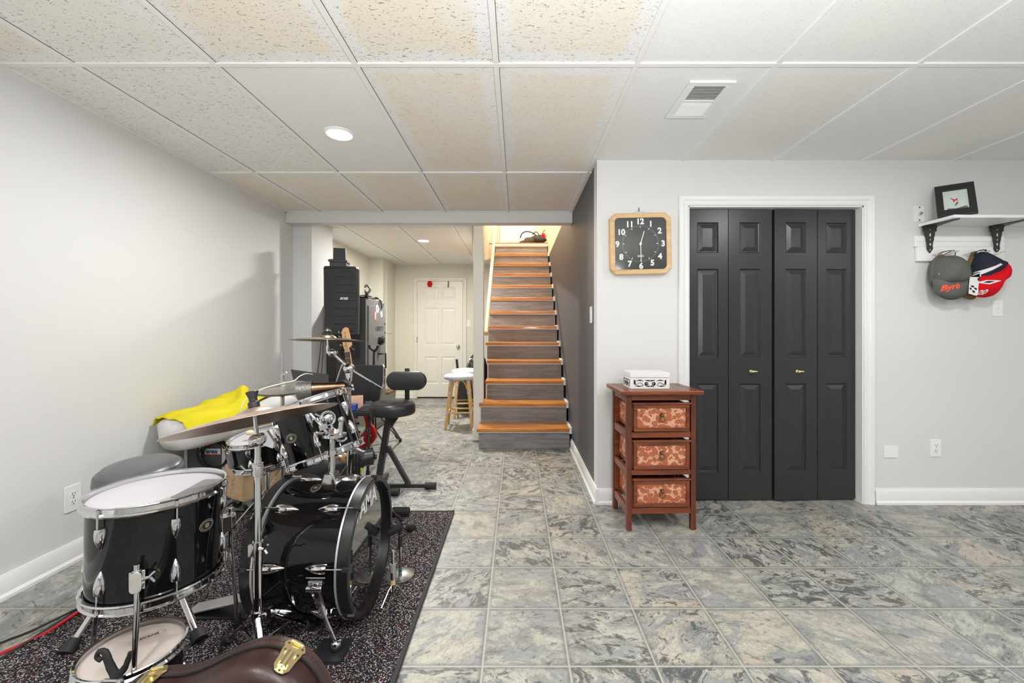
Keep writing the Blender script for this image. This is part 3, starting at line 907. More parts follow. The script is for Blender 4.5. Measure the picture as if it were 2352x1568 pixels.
# frame ring: outer octagon to inner rounded square
k = 6
inner = []
for sx, sz, a0 in ((1, 1, 0), (-1, 1, 90), (-1, -1, 180), (1, -1, 270)):
    for i in range(k):
        a = R(a0 + 90 * i / (k - 1)); r = .030; s_ = .1725
        inner.append((sx * (s_ - r) + r * math.cos(a), sz * (s_ - r) + r * math.sin(a)))
def oct_at(i):
    c_ = .035; q, j = divmod(i, k); sx, sz = ((1, 1), (-1, 1), (-1, -1), (1, -1))[q]
    t_ = j / (k - 1)
    if q in (0, 2): a, b = (sx * S, sz * (S - c_)), (sx * (S - c_), sz * S)
    else: a, b = (sx * (S - c_), sz * S), (sx * S, sz * (S - c_))
    return (a[0] + (b[0] - a[0]) * t_, a[1] + (b[1] - a[1]) * t_)
outr = [oct_at(i) for i in range(4 * k)]
rings = [[mb.v((x, y, z)) for x, z in pts] for pts, y in ((outr, 0), (outr, -.042), ([(x * .97, z * .97) for x, z in outr], -.047), ([(x * 1.02, z * 1.02) for x, z in inner], -.047), (inner, -.044), (inner, -.030))]
for a, b in zip(rings[:-1], rings[1:]):
    for i in range(4 * k):
        j = (i + 1) % (4 * k); mb.f([a[i], a[j], b[j], b[i]])
build('frame', mb, M['pine'], ck, ang=30)
build('dial', MB().prism(inner, -.034, -.030), M['glass_dark'], ck)
mb = MB()
MF = Matrix.Rotation(R(90), 4, 'X')
def on_dial(me, x, z, y=-.0345): return Matrix.Translation((x, y, z)) @ MF
num = [('12', 0, .150), ('1', 30, .150), ('2', 57, .157), ('3', 90, .153), ('4', 121, .160), ('5', 148, .150), ('6', 180, .150), ('7', 209, .156), ('8', 237, .158), ('9', 270, .153), ('10', 301, .153), ('11', 330, .150)]
posn = {'12': (0, .148), '1': (.071, .130), '2': (.130, .084), '3': (.152, -.002), '4': (.130, -.087), '5': (.078, -.130), '6': (.002, -.150), '7': (-.074, -.135), '8': (-.130, -.088), '9': (-.154, -.002), '10': (-.128, .078), '11': (-.070, .130)}
for s_, (x, z) in posn.items():
    mb.mesh_in(text_mesh(s_, .053, .0006, .0022), on_dial(None, x, z))
build('numeral', mb, M['whiteprint'], ck, smooth=False)
mb = MB()
for i in range(60):
    a = i * PI / 30; r = .120
    c_ = (r * math.sin(a), -.0348, r * math.cos(a))
    if i % 5 == 0:
        mb.box((-.0018, -.0352, .107), (.0018, -.0344, .121), rot=Matrix.Rotation(a, 3, 'Y'), piv=(0, -.0348, 0))
    else:
        mb.cyl((c_[0], -.0344, c_[2]), (c_[0], -.0352, c_[2]), .0016, n=8)
mb.mesh_in(text_mesh('QUARTZ', .017, .0005, .0003, sx=.62), on_dial(None, 0, -.083))
build('minute_track', mb, M['whiteprint'], ck, smooth=False)
def hand(name, L, w_, ang, y):
    mb = MB()
    mb.prism([(-w_ / 2, -.012), (w_ / 2, -.012), (w_ / 2 * .8, L), (-w_ / 2 * .8, L)], y - .0008, y)
    for v_ in mb.bm.verts: v_.co = Matrix.Rotation(ang, 3, 'Y') @ v_.co
    build(name, mb, M['whiteprint'], ck)
hand('hour_hand', .088, .0062, R(17), -.0365)
hand('minute_hand', .122, .0052, R(179), -.0380)
build('hub', MB().cyl((0, -.034, 0), (0, -.040, 0), .008), M['whiteprint'], ck)
build('hanging_wire', MB().tube([(-.085, -.02, S - .004), (0, -.012, S + .022), (.085, -.02, S - .004)], .0009, n=6), M['steel'], ck)
build('nail', MB().cyl((0, .004, S + .022), (0, -.02, S + .030), .0022, n=8).cyl((0, -.012, S + .018), (0, -.012, S + .045), .0026, n=8), M['oldbrass'], ck)

# ------------------------------------------------------------------ chest of drawers
ch = thing('chest_of_drawers', 'narrow reddish wooden chest with three floral-patterned drawers beside the closet', 'chest', (.845, 2.62, 0), rz=R(2.0))
CW, CD, CH = .206, .165, .80        # half width, half depth, height
mb = MB().box((-.245, -.195, CH), (.240, .165, CH + .024))
build('top', mb, M['redwood'], ch, bevel=.005)
build('top_groove', MB().box((-.205, -.198, CH + .0236), (-.2035, .16, CH + .0246)).box((.19, -.19, CH + .0236), (.1915, .16, CH + .0246)), M['darkgap'], ch)
for sx in (-1, 1):
    for y0, y1 in ((-CD, -CD + .032), (CD - .032, CD)):
        x0 = sx * CW
        build('leg', MB().box((min(x0, x0 - sx * .030), y0, 0), (max(x0, x0 - sx * .030), y1, CH)), M['redwood_v'], ch, bevel=.003)
for z0, z1 in ((.765, .80), (.545, .578), (.326, .356), (.098, .133)):
    build('rail', MB().box((-CW + .030, -CD + .004, z0), (CW - .030, -CD + .026, z1)), M['redwood'], ch, bevel=.002)
    for sx in (-1, 1):
        x = sx * (CW - .015)
        build('side_rail', MB().box((x - .010, -CD + .03, z0 - .012), (x + .010, CD - .03, z1)), M['redwood'], ch, bevel=.002)
    build('back_rail', MB().box((-CW + .03, CD - .024, z0), (CW - .03, CD - .008, z1)), M['redwood'], ch)
for i, (z0, z1) in enumerate(((.583, .752), (.360, .532), (.140, .306))):
    hw = CW - .040
    d_ = bpy.data.objects.new('drawer', None); C.objects.link(d_); d_.parent = ch
    yo = -CD - .006
    mb = MB()
    mb.box((-hw - .008, yo - .006, z1 - .010), (hw + .008, yo + .02, z1))
    for a, b in (((-hw, yo, z0), (hw, yo + .018, z0 + .024)), ((-hw, yo, z1 - .030), (hw, yo + .018, z1 - .010)), ((-hw, yo, z0 + .024), (-hw + .022, yo + .018, z1 - .03)), ((hw - .022, yo, z0 + .024), (hw, yo + .018, z1 - .03))):
        mb.box(a, b)
    build('drawer_frame', mb, M['redwood'], d_, bevel=.003)
    for sx in (-1, 1):
        x = sx * (hw + .002)
        mb = MB().box((x - .004, yo + .018, z0 + .005), (x + .004, yo + .30, z0 + .025)).box((x - .004, yo + .018, z1 - .03), (x + .004, yo + .30, z1 - .012)).box((x - .004, yo + .018, z0 + .02), (x + .004, yo + .04, z1 - .02))
        build('drawer_side_frame', mb, M['redwood'], d_)
    mb = MB().box((-hw + .02, yo + .008, z0 + .02), (hw - .02, yo + .012, z1 - .025))
    build('drawer_panel', mb, M['decor'], d_)
    for sx in (-1, 1): build('drawer_side_panel', MB().box((sx * hw - .002, yo + .03, z0 + .02), (sx * hw + .002, yo + .29, z1 - .025)), M['decor'], d_)
    build('drawer_back', MB().box((-hw - .034, yo + .285, z0 - .0), (hw + .034, yo + .295, z1 + .016)), M['redwood'], d_)
    build('drawer_floor', MB().box((-hw, yo + .02, z0 + .004), (hw, yo + .3, z0 + .010)), M['redwood'], d_)
    zc = (z0 + z1) / 2
    mb = MB().cyl((0, yo + .008, zc + .012), (0, yo - .004, zc + .012), .011).ball((0, yo - .006, zc + .012), .009, n=12)
    mb.torus(frame((0, yo - .008, zc - .010), (0, 1, .15)), .0155, .0022, n=24, k=8)
    build('drawer_pull', mb, M['oldbrass'], d_)

# white box on the chest
build('dust_panel', MB().box((-CW + .02, -CD + .02, .768), (CW - .02, CD - .02, .774)), M['redwood_v'], ch)
wb = thing('decorative_box', 'white wooden keepsake box with cut-out scroll pattern on the chest', 'box', (.802, 2.60, CH + .0245))
bw, bd, bh = .118, .085, .098
mb = MB().box((-bw, -bd, 0), (bw, bd, .066))
build('box_body', mb, M['boxwhite'], wb, bevel=.002)
build('lid', MB().box((-bw - .001, -bd - .001, .068), (bw + .001, bd + .001, bh)), M['boxwhite'], wb, bevel=.002)
mb = MB()
def scroll(m):
    for sx in (-1, 1):
        mb.torus(m @ frame((sx * .022, 0, .030), (0, 1, 0)), .009, .0028, n=20, k=6)
        mb.prism([(sx * .018, .024), (sx * .024, .022), (sx * .03, .034), (sx * .024, .038)], -.0006, .0008, m)
        for a, b, c_ in (((.040, .046), (.056, .052), (.085, .050)), ((.045, .018), (.065, .016), (.092, .018))):
            mb.tube([m @ Vector((sx * x, 0, z)) for x, z in (a, b, c_)], [.0018, .0034, .0014], n=6, smooth=3)
        mb.tube([m @ Vector((sx * x, 0, z)) for x, z in ((.040, .020), (.052, .034), (.066, .036), (.080, .026), (.092, .024))], .0016, n=6, smooth=3)
        mb.prism([(sx * .086, .028), (sx * .098, .026), (sx * .098, .056), (sx * .088, .050)], -.0006, .0008, m)
        mb.prism([(sx * .002, .044), (sx * .03, .05), (sx * .03, .0535), (sx * .002, .0535)], -.0006, .0008, m)
        mb.prism([(sx * .002, .012), (sx * .026, .012), (sx * .018, .017), (sx * .002, .020)], -.0006, .0008, m)
scroll(Matrix.Translation((0, -bd - .0004, 0)))
scroll(Matrix.Translation((-bw - .0004, 0, 0)) @ Matrix.Rotation(R(-90), 4, 'Z') @ Matrix.Diagonal((.72, 1, 1, 1)))
build('cutout_pattern', mb, M['darkgap'], wb)

# ------------------------------------------------------------------ shelf, peg rail, caps
sh = thing('wall_shelf', 'white wall shelf held by two black ornamental brackets on the right wall', 'shelf', (3.0, YF, 1.89))
mb = MB().box((2.725, 2.605, 1.879), (3.62, YF - .001, 1.898))
build('shelf_board', mb, M['white'], sh, world=True, bevel=.002)
def strap_hinge(L, W0):
    """black T-strap outline along +z (0..L), width W0 at the butt"""
    s_ = W0 / .092
    h = [(-.046, 0), (-.046, -.012), (-.044, -.016), (-.044, -.03), (-.034, -.034), (-.032, -.05), (-.025, -.072), (-.028, -.078), (-.022, -.084), (-.017, -.112), (-.020, -.118), (-.019, -.128), (0, -.150)]
    L_ = .150
    pts = [(x * s_, z * L / L_) for x, z in h]
    return pts + [(-x, z) for x, z in pts[-2::-1]]
for bx in (2.775, 3.225):
    br = bpy.data.objects.new('bracket', None); C.objects.link(br); br.parent = sh
    br.location = (0, 0, 0)
    mb = MB().prism(strap_hinge(.185, .092), -.004, 0, Matrix.Translation((bx, YF - .030, 1.879)))
    mb.cyl((bx - .046, YF - .032, 1.874), (bx + .046, YF - .032, 1.874), .007, n=10)
    m2 = Matrix.Translation((bx, YF - .034, 1.8785)) @ Matrix.Rotation(R(-90), 4, 'X')
    mb.prism(strap_hinge(.19, .092), 0, .004, m2)
    build('strap_hinge', mb, M['blackmetal'], br, world=True)
    mb = MB()
    for z, hh in ((-.062, .013), (-.125, .010)):
        mb.prism([(0, z - hh), (.006, z), (0, z + hh), (-.006, z)], -.0052, -.0035, Matrix.Translation((bx, YF - .030, 1.879)))
    for z in (-.028, -.162): mb.cyl((bx, YF - .0352, 1.879 + z), (bx, YF - .0335, 1.879 + z), .0035, n=10)
    build('cutout', mb, M['wall'], br, world=True)
    build('screw', MB().cyl((bx, YF - .036, 1.879 - .095), (bx, YF - .033, 1.879 - .095), .0042, n=10), M['brass'], br, world=True)
pr = thing('peg_rail', 'white wooden rail with five round pegs under the shelf', 'peg rail', (3.0, YF, 1.73))
build('upper_board', MB().box((2.69, YF - .019, 1.742), (3.29, YF - .0005, 1.815)).box((2.70, YF - .024, 1.776), (3.28, YF - .018, 1.806)), M['white'], pr, world=True, bevel=.002)
build('peg_board', MB().box((2.70, YF - .026, 1.643), (3.285, YF - .0005, 1.741)), M['white'], pr, world=True, bevel=.004)
PEG = [2.793, 2.897, 3.0, 3.104, 3.207]
for x in PEG:
    build('peg', MB().cyl((x, YF - .025, 1.688), (x + .008, YF - .098, 1.702), .0075, .0062, n=12), M['white'], pr, world=True)

# picture frame leaning on the shelf
fb = Vector((2.79, 2.648, 1.8985)); ex = Vector((.78, -.60, 0)).normalized(); bk = Vector((.60, .78, 0)).normalized()
ez = (Vector((0, 0, 1)) + bk * .50).normalized(); ey = ez.cross(ex)
m = Matrix((ex, ey, ez)).transposed().to_4x4(); m.translation = fb - ex * .0
pf = thing('picture_frame', 'small black picture frame with a red bird print leaning on the shelf', 'picture frame', m=m)
mb = MB(); fw_, fh_ = .090, .252
for a, b in (((-fw_, -.016, .0), (fw_, 0, .05)), ((-fw_, -.016, fh_ - .05), (fw_, 0, fh_)), ((-fw_, -.016, .05), (-fw_ + .034, 0, fh_ - .05)), ((fw_ - .034, -.016, .05), (fw_, 0, fh_ - .05))): mb.box(a, b)
build('frame', mb, M['blackplastic'], pf, bevel=.002)
build('print', MB().box((-fw_ + .033, -.010, .048), (fw_ - .033, -.002, fh_ - .048)), M['photo_ground'], pf)
mb = MB()
y = -.0108
mb.prism([(-.028, .150), (-.010, .132), (.008, .122), (.014, .112), (.008, .118), (-.012, .124)], y, y + .0006)
mb.prism([(-.004, .126), (.012, .140), (.008, .126)], y, y + .0006).prism([(-.012, .122), (-.008, .105), (-.002, .120)], y, y + .0006)
build('bird_figure', mb, M['redcap'], pf)
mb = MB().prism([(.006, .110), (.012, .100), (.006, .088), (-.004, .076), (-.006, .084), (.000, .098)], y, y + .0006).prism([(-.04, .062), (.0, .056), (.04, .070), (.05, .064), (.05, .050), (-.04, .052)], y, y + .0005)
build('reed_figure', mb, plain('grey_green_print', srgb(96, 104, 92), .4), pf)
build('easel_leg', MB().box((-.02, .001, .0), (.02, .005, .15), rot=Matrix.Rotation(R(24), 3, 'X'), piv=(0, 0, .15)), M['blackplastic'], pf)


from mathutils.bvhtree import BVHTree
def puff(pts, Yb, depth, mat, name, parent, rings=9, power=.5, curve=3, wob=.0):
    """rounded cloth form: outline (px, py seen at plane Yb) closed at the back and bulging towards the room"""
    P = [W(px, py, Yb) for px, py in pts]
    P = catmull(P + [P[0]], curve)[:-1]
    c_ = sum(P, Vector()) / len(P)
    mb = MB(); RR = []
    for k in range(rings):
        a = (PI / 2) * k / rings
        s_ = math.cos(a); d_ = depth * math.sin(a) ** (2 * power)
        ring = []
        for i, p in enumerate(P):
            q = c_ + (p - c_) * s_
            w_ = wob * mnoise.noise(Vector((q.x * 30, q.z * 30, 1.7))) * math.sin(a)
            ring.append(mb.v((q.x, Yb - d_ - w_, q.z)))
        RR.append(ring)
    tip = mb.v((c_.x, Yb - depth, c_.z)); n = len(P)
    for a, b in zip(RR[:-1], RR[1:]):
        for i in range(n): mb.f([a[i], a[(i + 1) % n], b[(i + 1) % n], b[i]])
    for i in range(n): mb.f([RR[-1][i], RR[-1][(i + 1) % n], tip])
    mb.f(RR[0][::-1])
    bmesh.ops.recalc_face_normals(mb.bm, faces=mb.bm.faces)
    tree = BVHTree.FromBMesh(mb.bm)
    build(name, mb, mat, parent, world=True, ang=75)
    return tree
def decal(name, parent, trees, mat, polys=(), me=None, m=None, off=.0016, Yb=2.7, cuts=3):
    """thin embroidery lying on the cloth surface"""
    mb = MB()
    for pts in polys:
        mb.f([mb.v(W(px, py, Yb)) for px, py in pts])
    if me is not None: mb.mesh_in(me, m)
    bmesh.ops.triangulate(mb.bm, faces=mb.bm.faces[:])
    for _ in range(cuts):
        ed = [e for e in mb.bm.edges if e.calc_length() > .006]
        if ed: bmesh.ops.subdivide_edges(mb.bm, edges=ed, cuts=1)
        bmesh.ops.triangulate(mb.bm, faces=mb.bm.faces[:])
    for v_ in mb.bm.verts:
        best = None
        for t_ in trees:
            h_ = t_.ray_cast(Vector((v_.co.x, 2.3, v_.co.z)), Vector((0, 1, 0)))
            if h_[0] is not None and (best is None or h_[0].y < best): best = h_[0].y
        v_.co.y = (best if best is not None else Yb) - off
    return build(name, mb, mat, parent, world=True)
HG = 'baseball caps on the peg rail'
gc = thing('baseball_cap', 'faded grey baseball cap with red-orange script on its bill', 'cap', (2.86, 2.76, 1.52), group=HG)
puff([(2139, 600), (2150, 590), (2168, 585), (2160, 620), (2158, 660), (2145, 662), (2136, 650), (2134, 625)], 2.79, .03, M['greycap'], 'back_half', gc)
t1 = puff([(2145, 605), (2155, 592), (2170, 588), (2188, 587), (2203, 593), (2214, 606), (2220, 628), (2221, 650), (2205, 656), (2183, 654), (2160, 656), (2145, 650), (2142, 628)], 2.775, .085, M['greycap'], 'crown', gc, wob=.006)
t2 = puff([(2142, 640), (2160, 646), (2182, 647), (2204, 645), (2221, 638), (2222, 655), (2217, 673), (2204, 684), (2184, 689), (2164, 684), (2149, 674), (2143, 658)], 2.755, .060, M['greycap'], 'bill', gc, wob=.003)
build('back_strap', MB().tube([W(2150, 596, 2.78), W(2158, 583, 2.77), W(2172, 577, 2.76), (2.899, 2.765, 1.702), W(2192, 592, 2.77)], .005, smooth=4, flat=.5).tube([W(2163, 592, 2.76), W(2172, 583, 2.755), W(2184, 577, 2.75)], .0035), M['camo'], gc, world=True)
MFW = Matrix.Rotation(R(90), 4, 'X')
decal('bill_script', gc, [t1, t2], M['orange'], me=text_mesh('Byrd', .050, 0, .0016, .35), m=Matrix.Translation(W(2184, 659, 2.70)) @ Matrix.Rotation(R(-12), 4, 'Y') @ MFW)
mb = MB()
bc_ = W(2172, 627, 2.70); hh__ = t1.ray_cast(Vector((bc_.x, 2.3, bc_.z)), Vector((0, 1, 0)))[0]
mb.ball(hh__, .007, sy=.5, n=10)
for px, py in ((2153, 607), (2181, 607), (2162, 646), (2205, 630)):
    c_ = W(px, py, 2.72); q = t1.ray_cast(Vector((c_.x, 2.3, c_.z)), Vector((0, 1, 0)))[0]
    if q is not None: mb.torus(Matrix.Translation(q + Vector((0, -.001, 0))) @ MFW, .003, .0012, n=12, k=6)
build('button', mb, plain('grey_thread', srgb(132, 130, 124), .8), gc, world=True)
cc = thing('baseball_cap', 'brown camouflage cap mostly hidden behind the red and navy cap', 'cap', (3.02, 2.80, 1.52), group=HG)
puff([(2232, 577), (2242, 580), (2236, 640), (2240, 680), (2232, 688), (2215, 684), (2206, 672), (2216, 650), (2220, 610)], 2.80, .035, M['camo'], 'crown', cc)
rc = thing('baseball_cap', 'navy and red racing cap with checkered white panel hanging right of the grey cap', 'cap', (3.10, 2.76, 1.55), group=HG)
t3 = puff([(2240, 584), (2252, 578), (2265, 582), (2280, 590), (2295, 598), (2307, 604), (2300, 622), (2270, 640), (2245, 655), (2226, 672), (2221, 655), (2225, 625), (2233, 600)], 2.78, .080, M['navy'], 'crown', rc, wob=.004)
t4 = puff([(2222, 672), (2226, 640), (2250, 628), (2280, 618), (2300, 604), (2309, 607), (2312, 620), (2306, 634), (2290, 646), (2282, 658), (2276, 672), (2268, 682), (2252, 683), (2238, 680)], 2.765, .085, M['redcap'], 'front_panel', rc, wob=.003)
build('back_strap', MB().tube([W(2236, 588, 2.78), W(2245, 577, 2.77), W(2260, 574, 2.76), (3.105, 2.765, 1.702), W(2272, 590, 2.77)], .0055, smooth=4, flat=.5), M['navy'], rc, world=True)
decal('white_panel', rc, [t3, t4], M['whiteprint'], [[(2227, 636), (2250, 628), (2247, 650), (2248, 668), (2243, 679), (2224, 674), (2225, 655)], [(2228, 636), (2262, 620), (2300, 604), (2304, 607), (2270, 625), (2250, 636)]])
decal('checker_mark', rc, [t3, t4], M['navy'], [[(2229, 655), (2236, 656), (2237, 660), (2230, 659)], [(2237, 660), (2243, 662), (2243, 666), (2237, 664)], [(2227, 660), (2231, 661), (2230, 666), (2226, 664)], [(2232, 666), (2238, 668), (2238, 673), (2233, 671)],
      [(2244, 640), (2250, 634), (2252, 638), (2246, 646)], [(2252, 631), (2262, 627), (2256, 633)]], off=.0026)
decal('badge', rc, [t3, t4], M['whiteprint'], [[(2251, 648), (2266, 643), (2292, 645), (2270, 653)]], me=text_mesh('20', .040, 0, .0014, .25), m=Matrix.Translation(W(2263, 671, 2.70)) @ Matrix.Rotation(R(-8), 4, 'Y') @ MFW)
decal('badge_mark', rc, [t3, t4], M['navy'], [[(2260, 648), (2268, 645), (2280, 646), (2269, 650)]], off=.0026)

# ------------------------------------------------------------------ rug
rg = build('rug', MB().box((-1.83, .75, .0005), (-.408, 2.692, .012)), M['rug'])
tag(rg, 'speckled black, white and red rug under the drum kit', 'rug')
mb = MB()
for a, b in (((-1.835, .745, .0005), (-1.82, 2.697, .0145)), ((-.418, .745, .0005), (-.403, 2.697, .0145)), ((-1.835, 2.685, .0005), (-.403, 2.699, .0145)), ((-1.835, .745, .0005), (-.403, .758, .0145))): mb.box(a, b)
build('edge_binding', mb, M['rubber'], rg)

# ------------------------------------------------------------------ drums
def lug_mesh(mb, m, L=.062, flip=1, fat=1.0):
    """teardrop lug: m has z along the shell, x outward; pointed away from the hoop"""
    n = 12; rings = []
    for i in range(9):
        t_ = i / 8
        w_ = fat * .0125 * math.sin(PI * min(1, (1 - t_) * .62 + .02)) ** .8 + .0008
        h_ = fat * .016 * math.sin(PI * min(1, (1 - t_) * .66 + .02)) ** .8 + .0008
        z = flip * (L / 2 - t_ * L)
        rings.append([mb.v(m @ Vector((h_ * math.cos(a_), w_ * math.sin(a_), z))) for a_ in [(-PI / 2 + PI * q / (n - 1)) for q in range(n)]])
    for a, b in zip(rings[:-1], rings[1:]):
        for q in range(n - 1): mb.f([a[q], a[q + 1], b[q + 1], b[q]])
    mb.f(rings[0]); mb.f(rings[-1])

def drum(name, label, center, axis, R_, L, nl, az0, heads, xh=(1, 0, 0), rim=.019, badge=None, both=True, lugL=.062, group=None, hoopmat='chrome'):
    m = frame(center, axis, xh)
    t = thing(name, label, 'drum', m=m, group=group)
    h = L / 2
    build('shell', MB().lathe([(R_, -h), (R_, h)], n=64), M['black'], t, ang=60)
    for s_, hm in ((1, heads[0]), (-1, heads[1])):
        if hm is None: continue
        hd = build('drum_head', MB().lathe([(0, s_ * (h + .004)), (R_ - .010, s_ * (h + .004)), (R_ + .001, s_ * (h + .001)), (R_ + .006, s_ * (h - .006))], n=64), M[hm], t, ang=50)
        pr_ = [(R_ + .003, h - .010), (R_ + .004, h + rim - .003), (R_ + .011, h + rim), (R_ + .0135, h + rim - .003), (R_ + .008, h + rim - .007), (R_ + .008, h - .002), (R_ + .015, h - .008), (R_ + .013, h - .013), (R_ + .004, h - .012)]
        build('hoop', MB().lathe([(r, s_ * z) for r, z in pr_], n=64, closed=True), M[hoopmat], t, ang=30)
    for i in range(nl):
        a = az0 + 2 * PI * i / nl
        er = Vector((math.cos(a), math.sin(a), 0))
        for s_ in ((1, -1) if both else (1,)):
            if s_ == -1 and heads[1] is None: continue
            zc = s_ * (h - .055 - lugL / 2 + .01) if L > .22 else s_ * (h - .040)
            mb = MB()
            mm = frame(er * (R_ - .001) + Vector((0, 0, zc)), (0, 0, 1), er)
            lug_mesh(mb, mm, lugL, s_, 1.15)
            mb.cyl(er * (R_ + .011) + Vector((0, 0, zc + s_ * lugL * .4)), er * (R_ + .011) + Vector((0, 0, s_ * (h + .006))), .0028, n=8)
            mb.cyl(er * (R_ + .011) + Vector((0, 0, s_ * (h - .004))), er * (R_ + .011) + Vector((0, 0, s_ * (h + .012))), .0052, n=8)
            build('lug', mb, M['chrome'], t)
    if badge is not None:
        a, zb = badge
        bm_ = badge_mesh(R_, a, zb)
        b_ = build('badge', bm_[0], M['brassy'], t)
        build('badge_print', bm_[1], M['blackplastic'], b_)
    return t
M['brassy'] = plain('pale_gold_badge', srgb(196, 188, 156), .3, metal=.6)
def badge_mesh(R_, a, zb, rot=0):
    out = []
    for kind in (0, 1):
        mb = MB(); n = 28
        def P(u, v_, d): 
            aa = a + u / R_
            return ((R_ + d) * math.cos(aa), (R_ + d) * math.sin(aa), zb + v_)
        def ell(ru, rv, d): return [mb.v(P(ru * math.cos(2 * PI * i / n), rv * math.sin(2 * PI * i / n), d)) for i in range(n)]
        if kind == 0:
            r0 = ell(.027, .019, .0002); r1 = ell(.027, .019, .0016); mb.f(r1)
            for i in range(n): mb.f([r0[i], r0[(i + 1) % n], r1[(i + 1) % n], r1[i]])
        else:
            for (o1, o2) in (((.0255, .0175), (.0225, .0150)), ((.0195, .0125), (.0085, .0080))):
                ra = ell(o1[0], o1[1], .0020); rb = ell(o2[0], o2[1], .0020)
                for i in range(n): mb.f([ra[i], ra[(i + 1) % n], rb[(i + 1) % n], rb[i]])
        out.append(mb)
    return out

def dome(mb, c, d_, r, h):
    mb.lathe([(r * .9, 0), (r, h * .12), (r, h * .35), (r * .9, h * .55), (r * .62, h * .72), (r * .58, h * .70), (r * .40, h * .90), (0, h)], frame(c, d_), 26)
def foot(mb, p, r=.016, h=.045): mb.lathe([(r * .6, h), (r * .75, h * .7), (r, .004), (r * .9, 0), (0, 0)], Matrix.Translation(Vector(p)), 14)

# floor tom
FT = Vector((-1.223, 1.428, .485)); ftR, ftL = .1795, .285
DEG = math.atan2(-1.428, 1.223)
ft = drum('floor_tom', 'large glossy black floor tom with white head standing on chrome legs', FT, (0.0, .01, 1), ftR, ftL, 6, DEG + R(13), ('head_white', 'head_clear'), badge=(DEG + R(43), .035), lugL=.066)
mb = MB()
for i, (az, footp) in enumerate(((R(-14), (-1.135, 1.155)), (R(92), (-1.095, 1.640)), (R(-135), (-1.46, 1.43)))):
    a = DEG + az
    er = Vector((math.cos(a), math.sin(a), 0)); base = Vector((FT.x, FT.y, 0)) + er * (ftR + .022)
    zb = .43 if i == 0 else .46
    b_ = MB()
    mm = frame(base + Vector((0, 0, zb)), (0, 0, 1), er)
    b_.T = mm
    b_.box((-.026, -.019, -.028), (.004, .019, .028)).prism(rrect(.030, .062, .012), -.014, .014, Matrix.Rotation(R(90), 4, 'Z') @ Matrix.Translation((0, -.004, 0)))
    b_.cyl((.004, 0, -.03), (.004, 0, .034), .011, n=14).tube([(.004, .012, .0), (.006, .030, .006), (.006, .044, .020)], [.006, .005, .004]).tube([(.006, .030, .006), (.006, .042, -.012)], [.005, .004])
    b_.T = Matrix.Identity(4)
    br = build('leg_bracket', b_, M['chrome'], ft, world=True, bevel=.002)
    lg = MB()
    top = base + er * .004 + Vector((0, 0, zb + .05))
    mid = base + er * .004 + Vector((0, 0, zb - .08))
    fp = Vector((footp[0], footp[1], .03))
    if i == 0: fp = Vector((base.x + er.x * .05, base.y + er.y * .05, .03))
    lg.tube([top, mid, fp], .0074, n=12)
    l_ = build('leg', lg, M['chrome'], ft, world=True)
    f_ = MB(); foot(f_, (fp.x, fp.y, .012), .016, .05)
    build('rubber_foot', f_, M['rubber'], l_, world=True)
zt = ftL / 2 + .0052
mb = MB(); ux = Vector((math.cos(DEG + R(55)), math.sin(DEG + R(55)), 0)); uy = Vector((-ux.y, ux.x, 0))
q0 = ux * .128
vv = [mb.v(q0 + ux * a + uy * b + Vector((0, 0, zt + c_))) for c_ in (0, .0015) for a, b in ((-.035, -.085), (.030, -.085), (.030, .085), (-.035, .085))]
for f4 in ((0, 1, 2, 3), (4, 5, 6, 7), (0, 1, 5, 4), (1, 2, 6, 5), (2, 3, 7, 6), (3, 0, 4, 7)): mb.f([vv[i] for i in f4])
build('grey_patch', mb, plain('grey_strip', srgb(128, 128, 134), .3), ft)  # flat grey rectangle lying on the drum head

# rack tom on the bass drum
RT = Vector((-.905, 1.90, .728)); rtn = Vector((-.345, .075, .935)).normalized()
a_cam = math.atan2(-1.9, .905)
rt = drum('rack_tom', 'glossy black tom tilted above the bass drum', RT, rtn, .159, .235, 6, a_cam + R(-5), ('head_white', 'head_clear'), badge=(a_cam - R(40), -.002))
mb = MB(); a = a_cam + R(18); er = Vector((math.cos(a), math.sin(a), 0))
mm = frame(er * .160 + Vector((0, 0, .025)), er, (0, 0, 1))
mb.lathe([(0, .022), (.014, .020), (.024, .010), (.027, 0), (.030, -.002)], mm, 20)
mb.torus(mm @ Matrix.Translation((0, 0, .002)), .031, .004, n=24, k=6)
mb.cyl(mm @ Vector((-.03, 0, .018)), mm @ Vector((-.10, 0, .02)), .0065).cyl(mm @ Vector((.02, .03, .006)), mm @ Vector((.035, .045, .006)), .005)
build('mount_bracket', mb, M['chrome'], rt)
mb = MB(); a = a_cam + R(-8)
P_ = lambda az, r, z: Vector((r * math.cos(a_cam + R(az)), r * math.sin(a_cam + R(az)), z))
mb.tube([P_(-3, .185, .075), P_(5, .185, .01), P_(13, .187, -.055), P_(22, .19, -.085), P_(30, .19, -.08)], .0065, n=10, smooth=4)
mb.T = frame(P_(7, .187, -.005), (0, 0, 1), P_(7, 1, 0))
mb.box((-.012, -.016, -.010), (.012, .016, .012)); mb.T = Matrix.Identity(4)
build('mount_arm', mb, M['chrome'], rt)

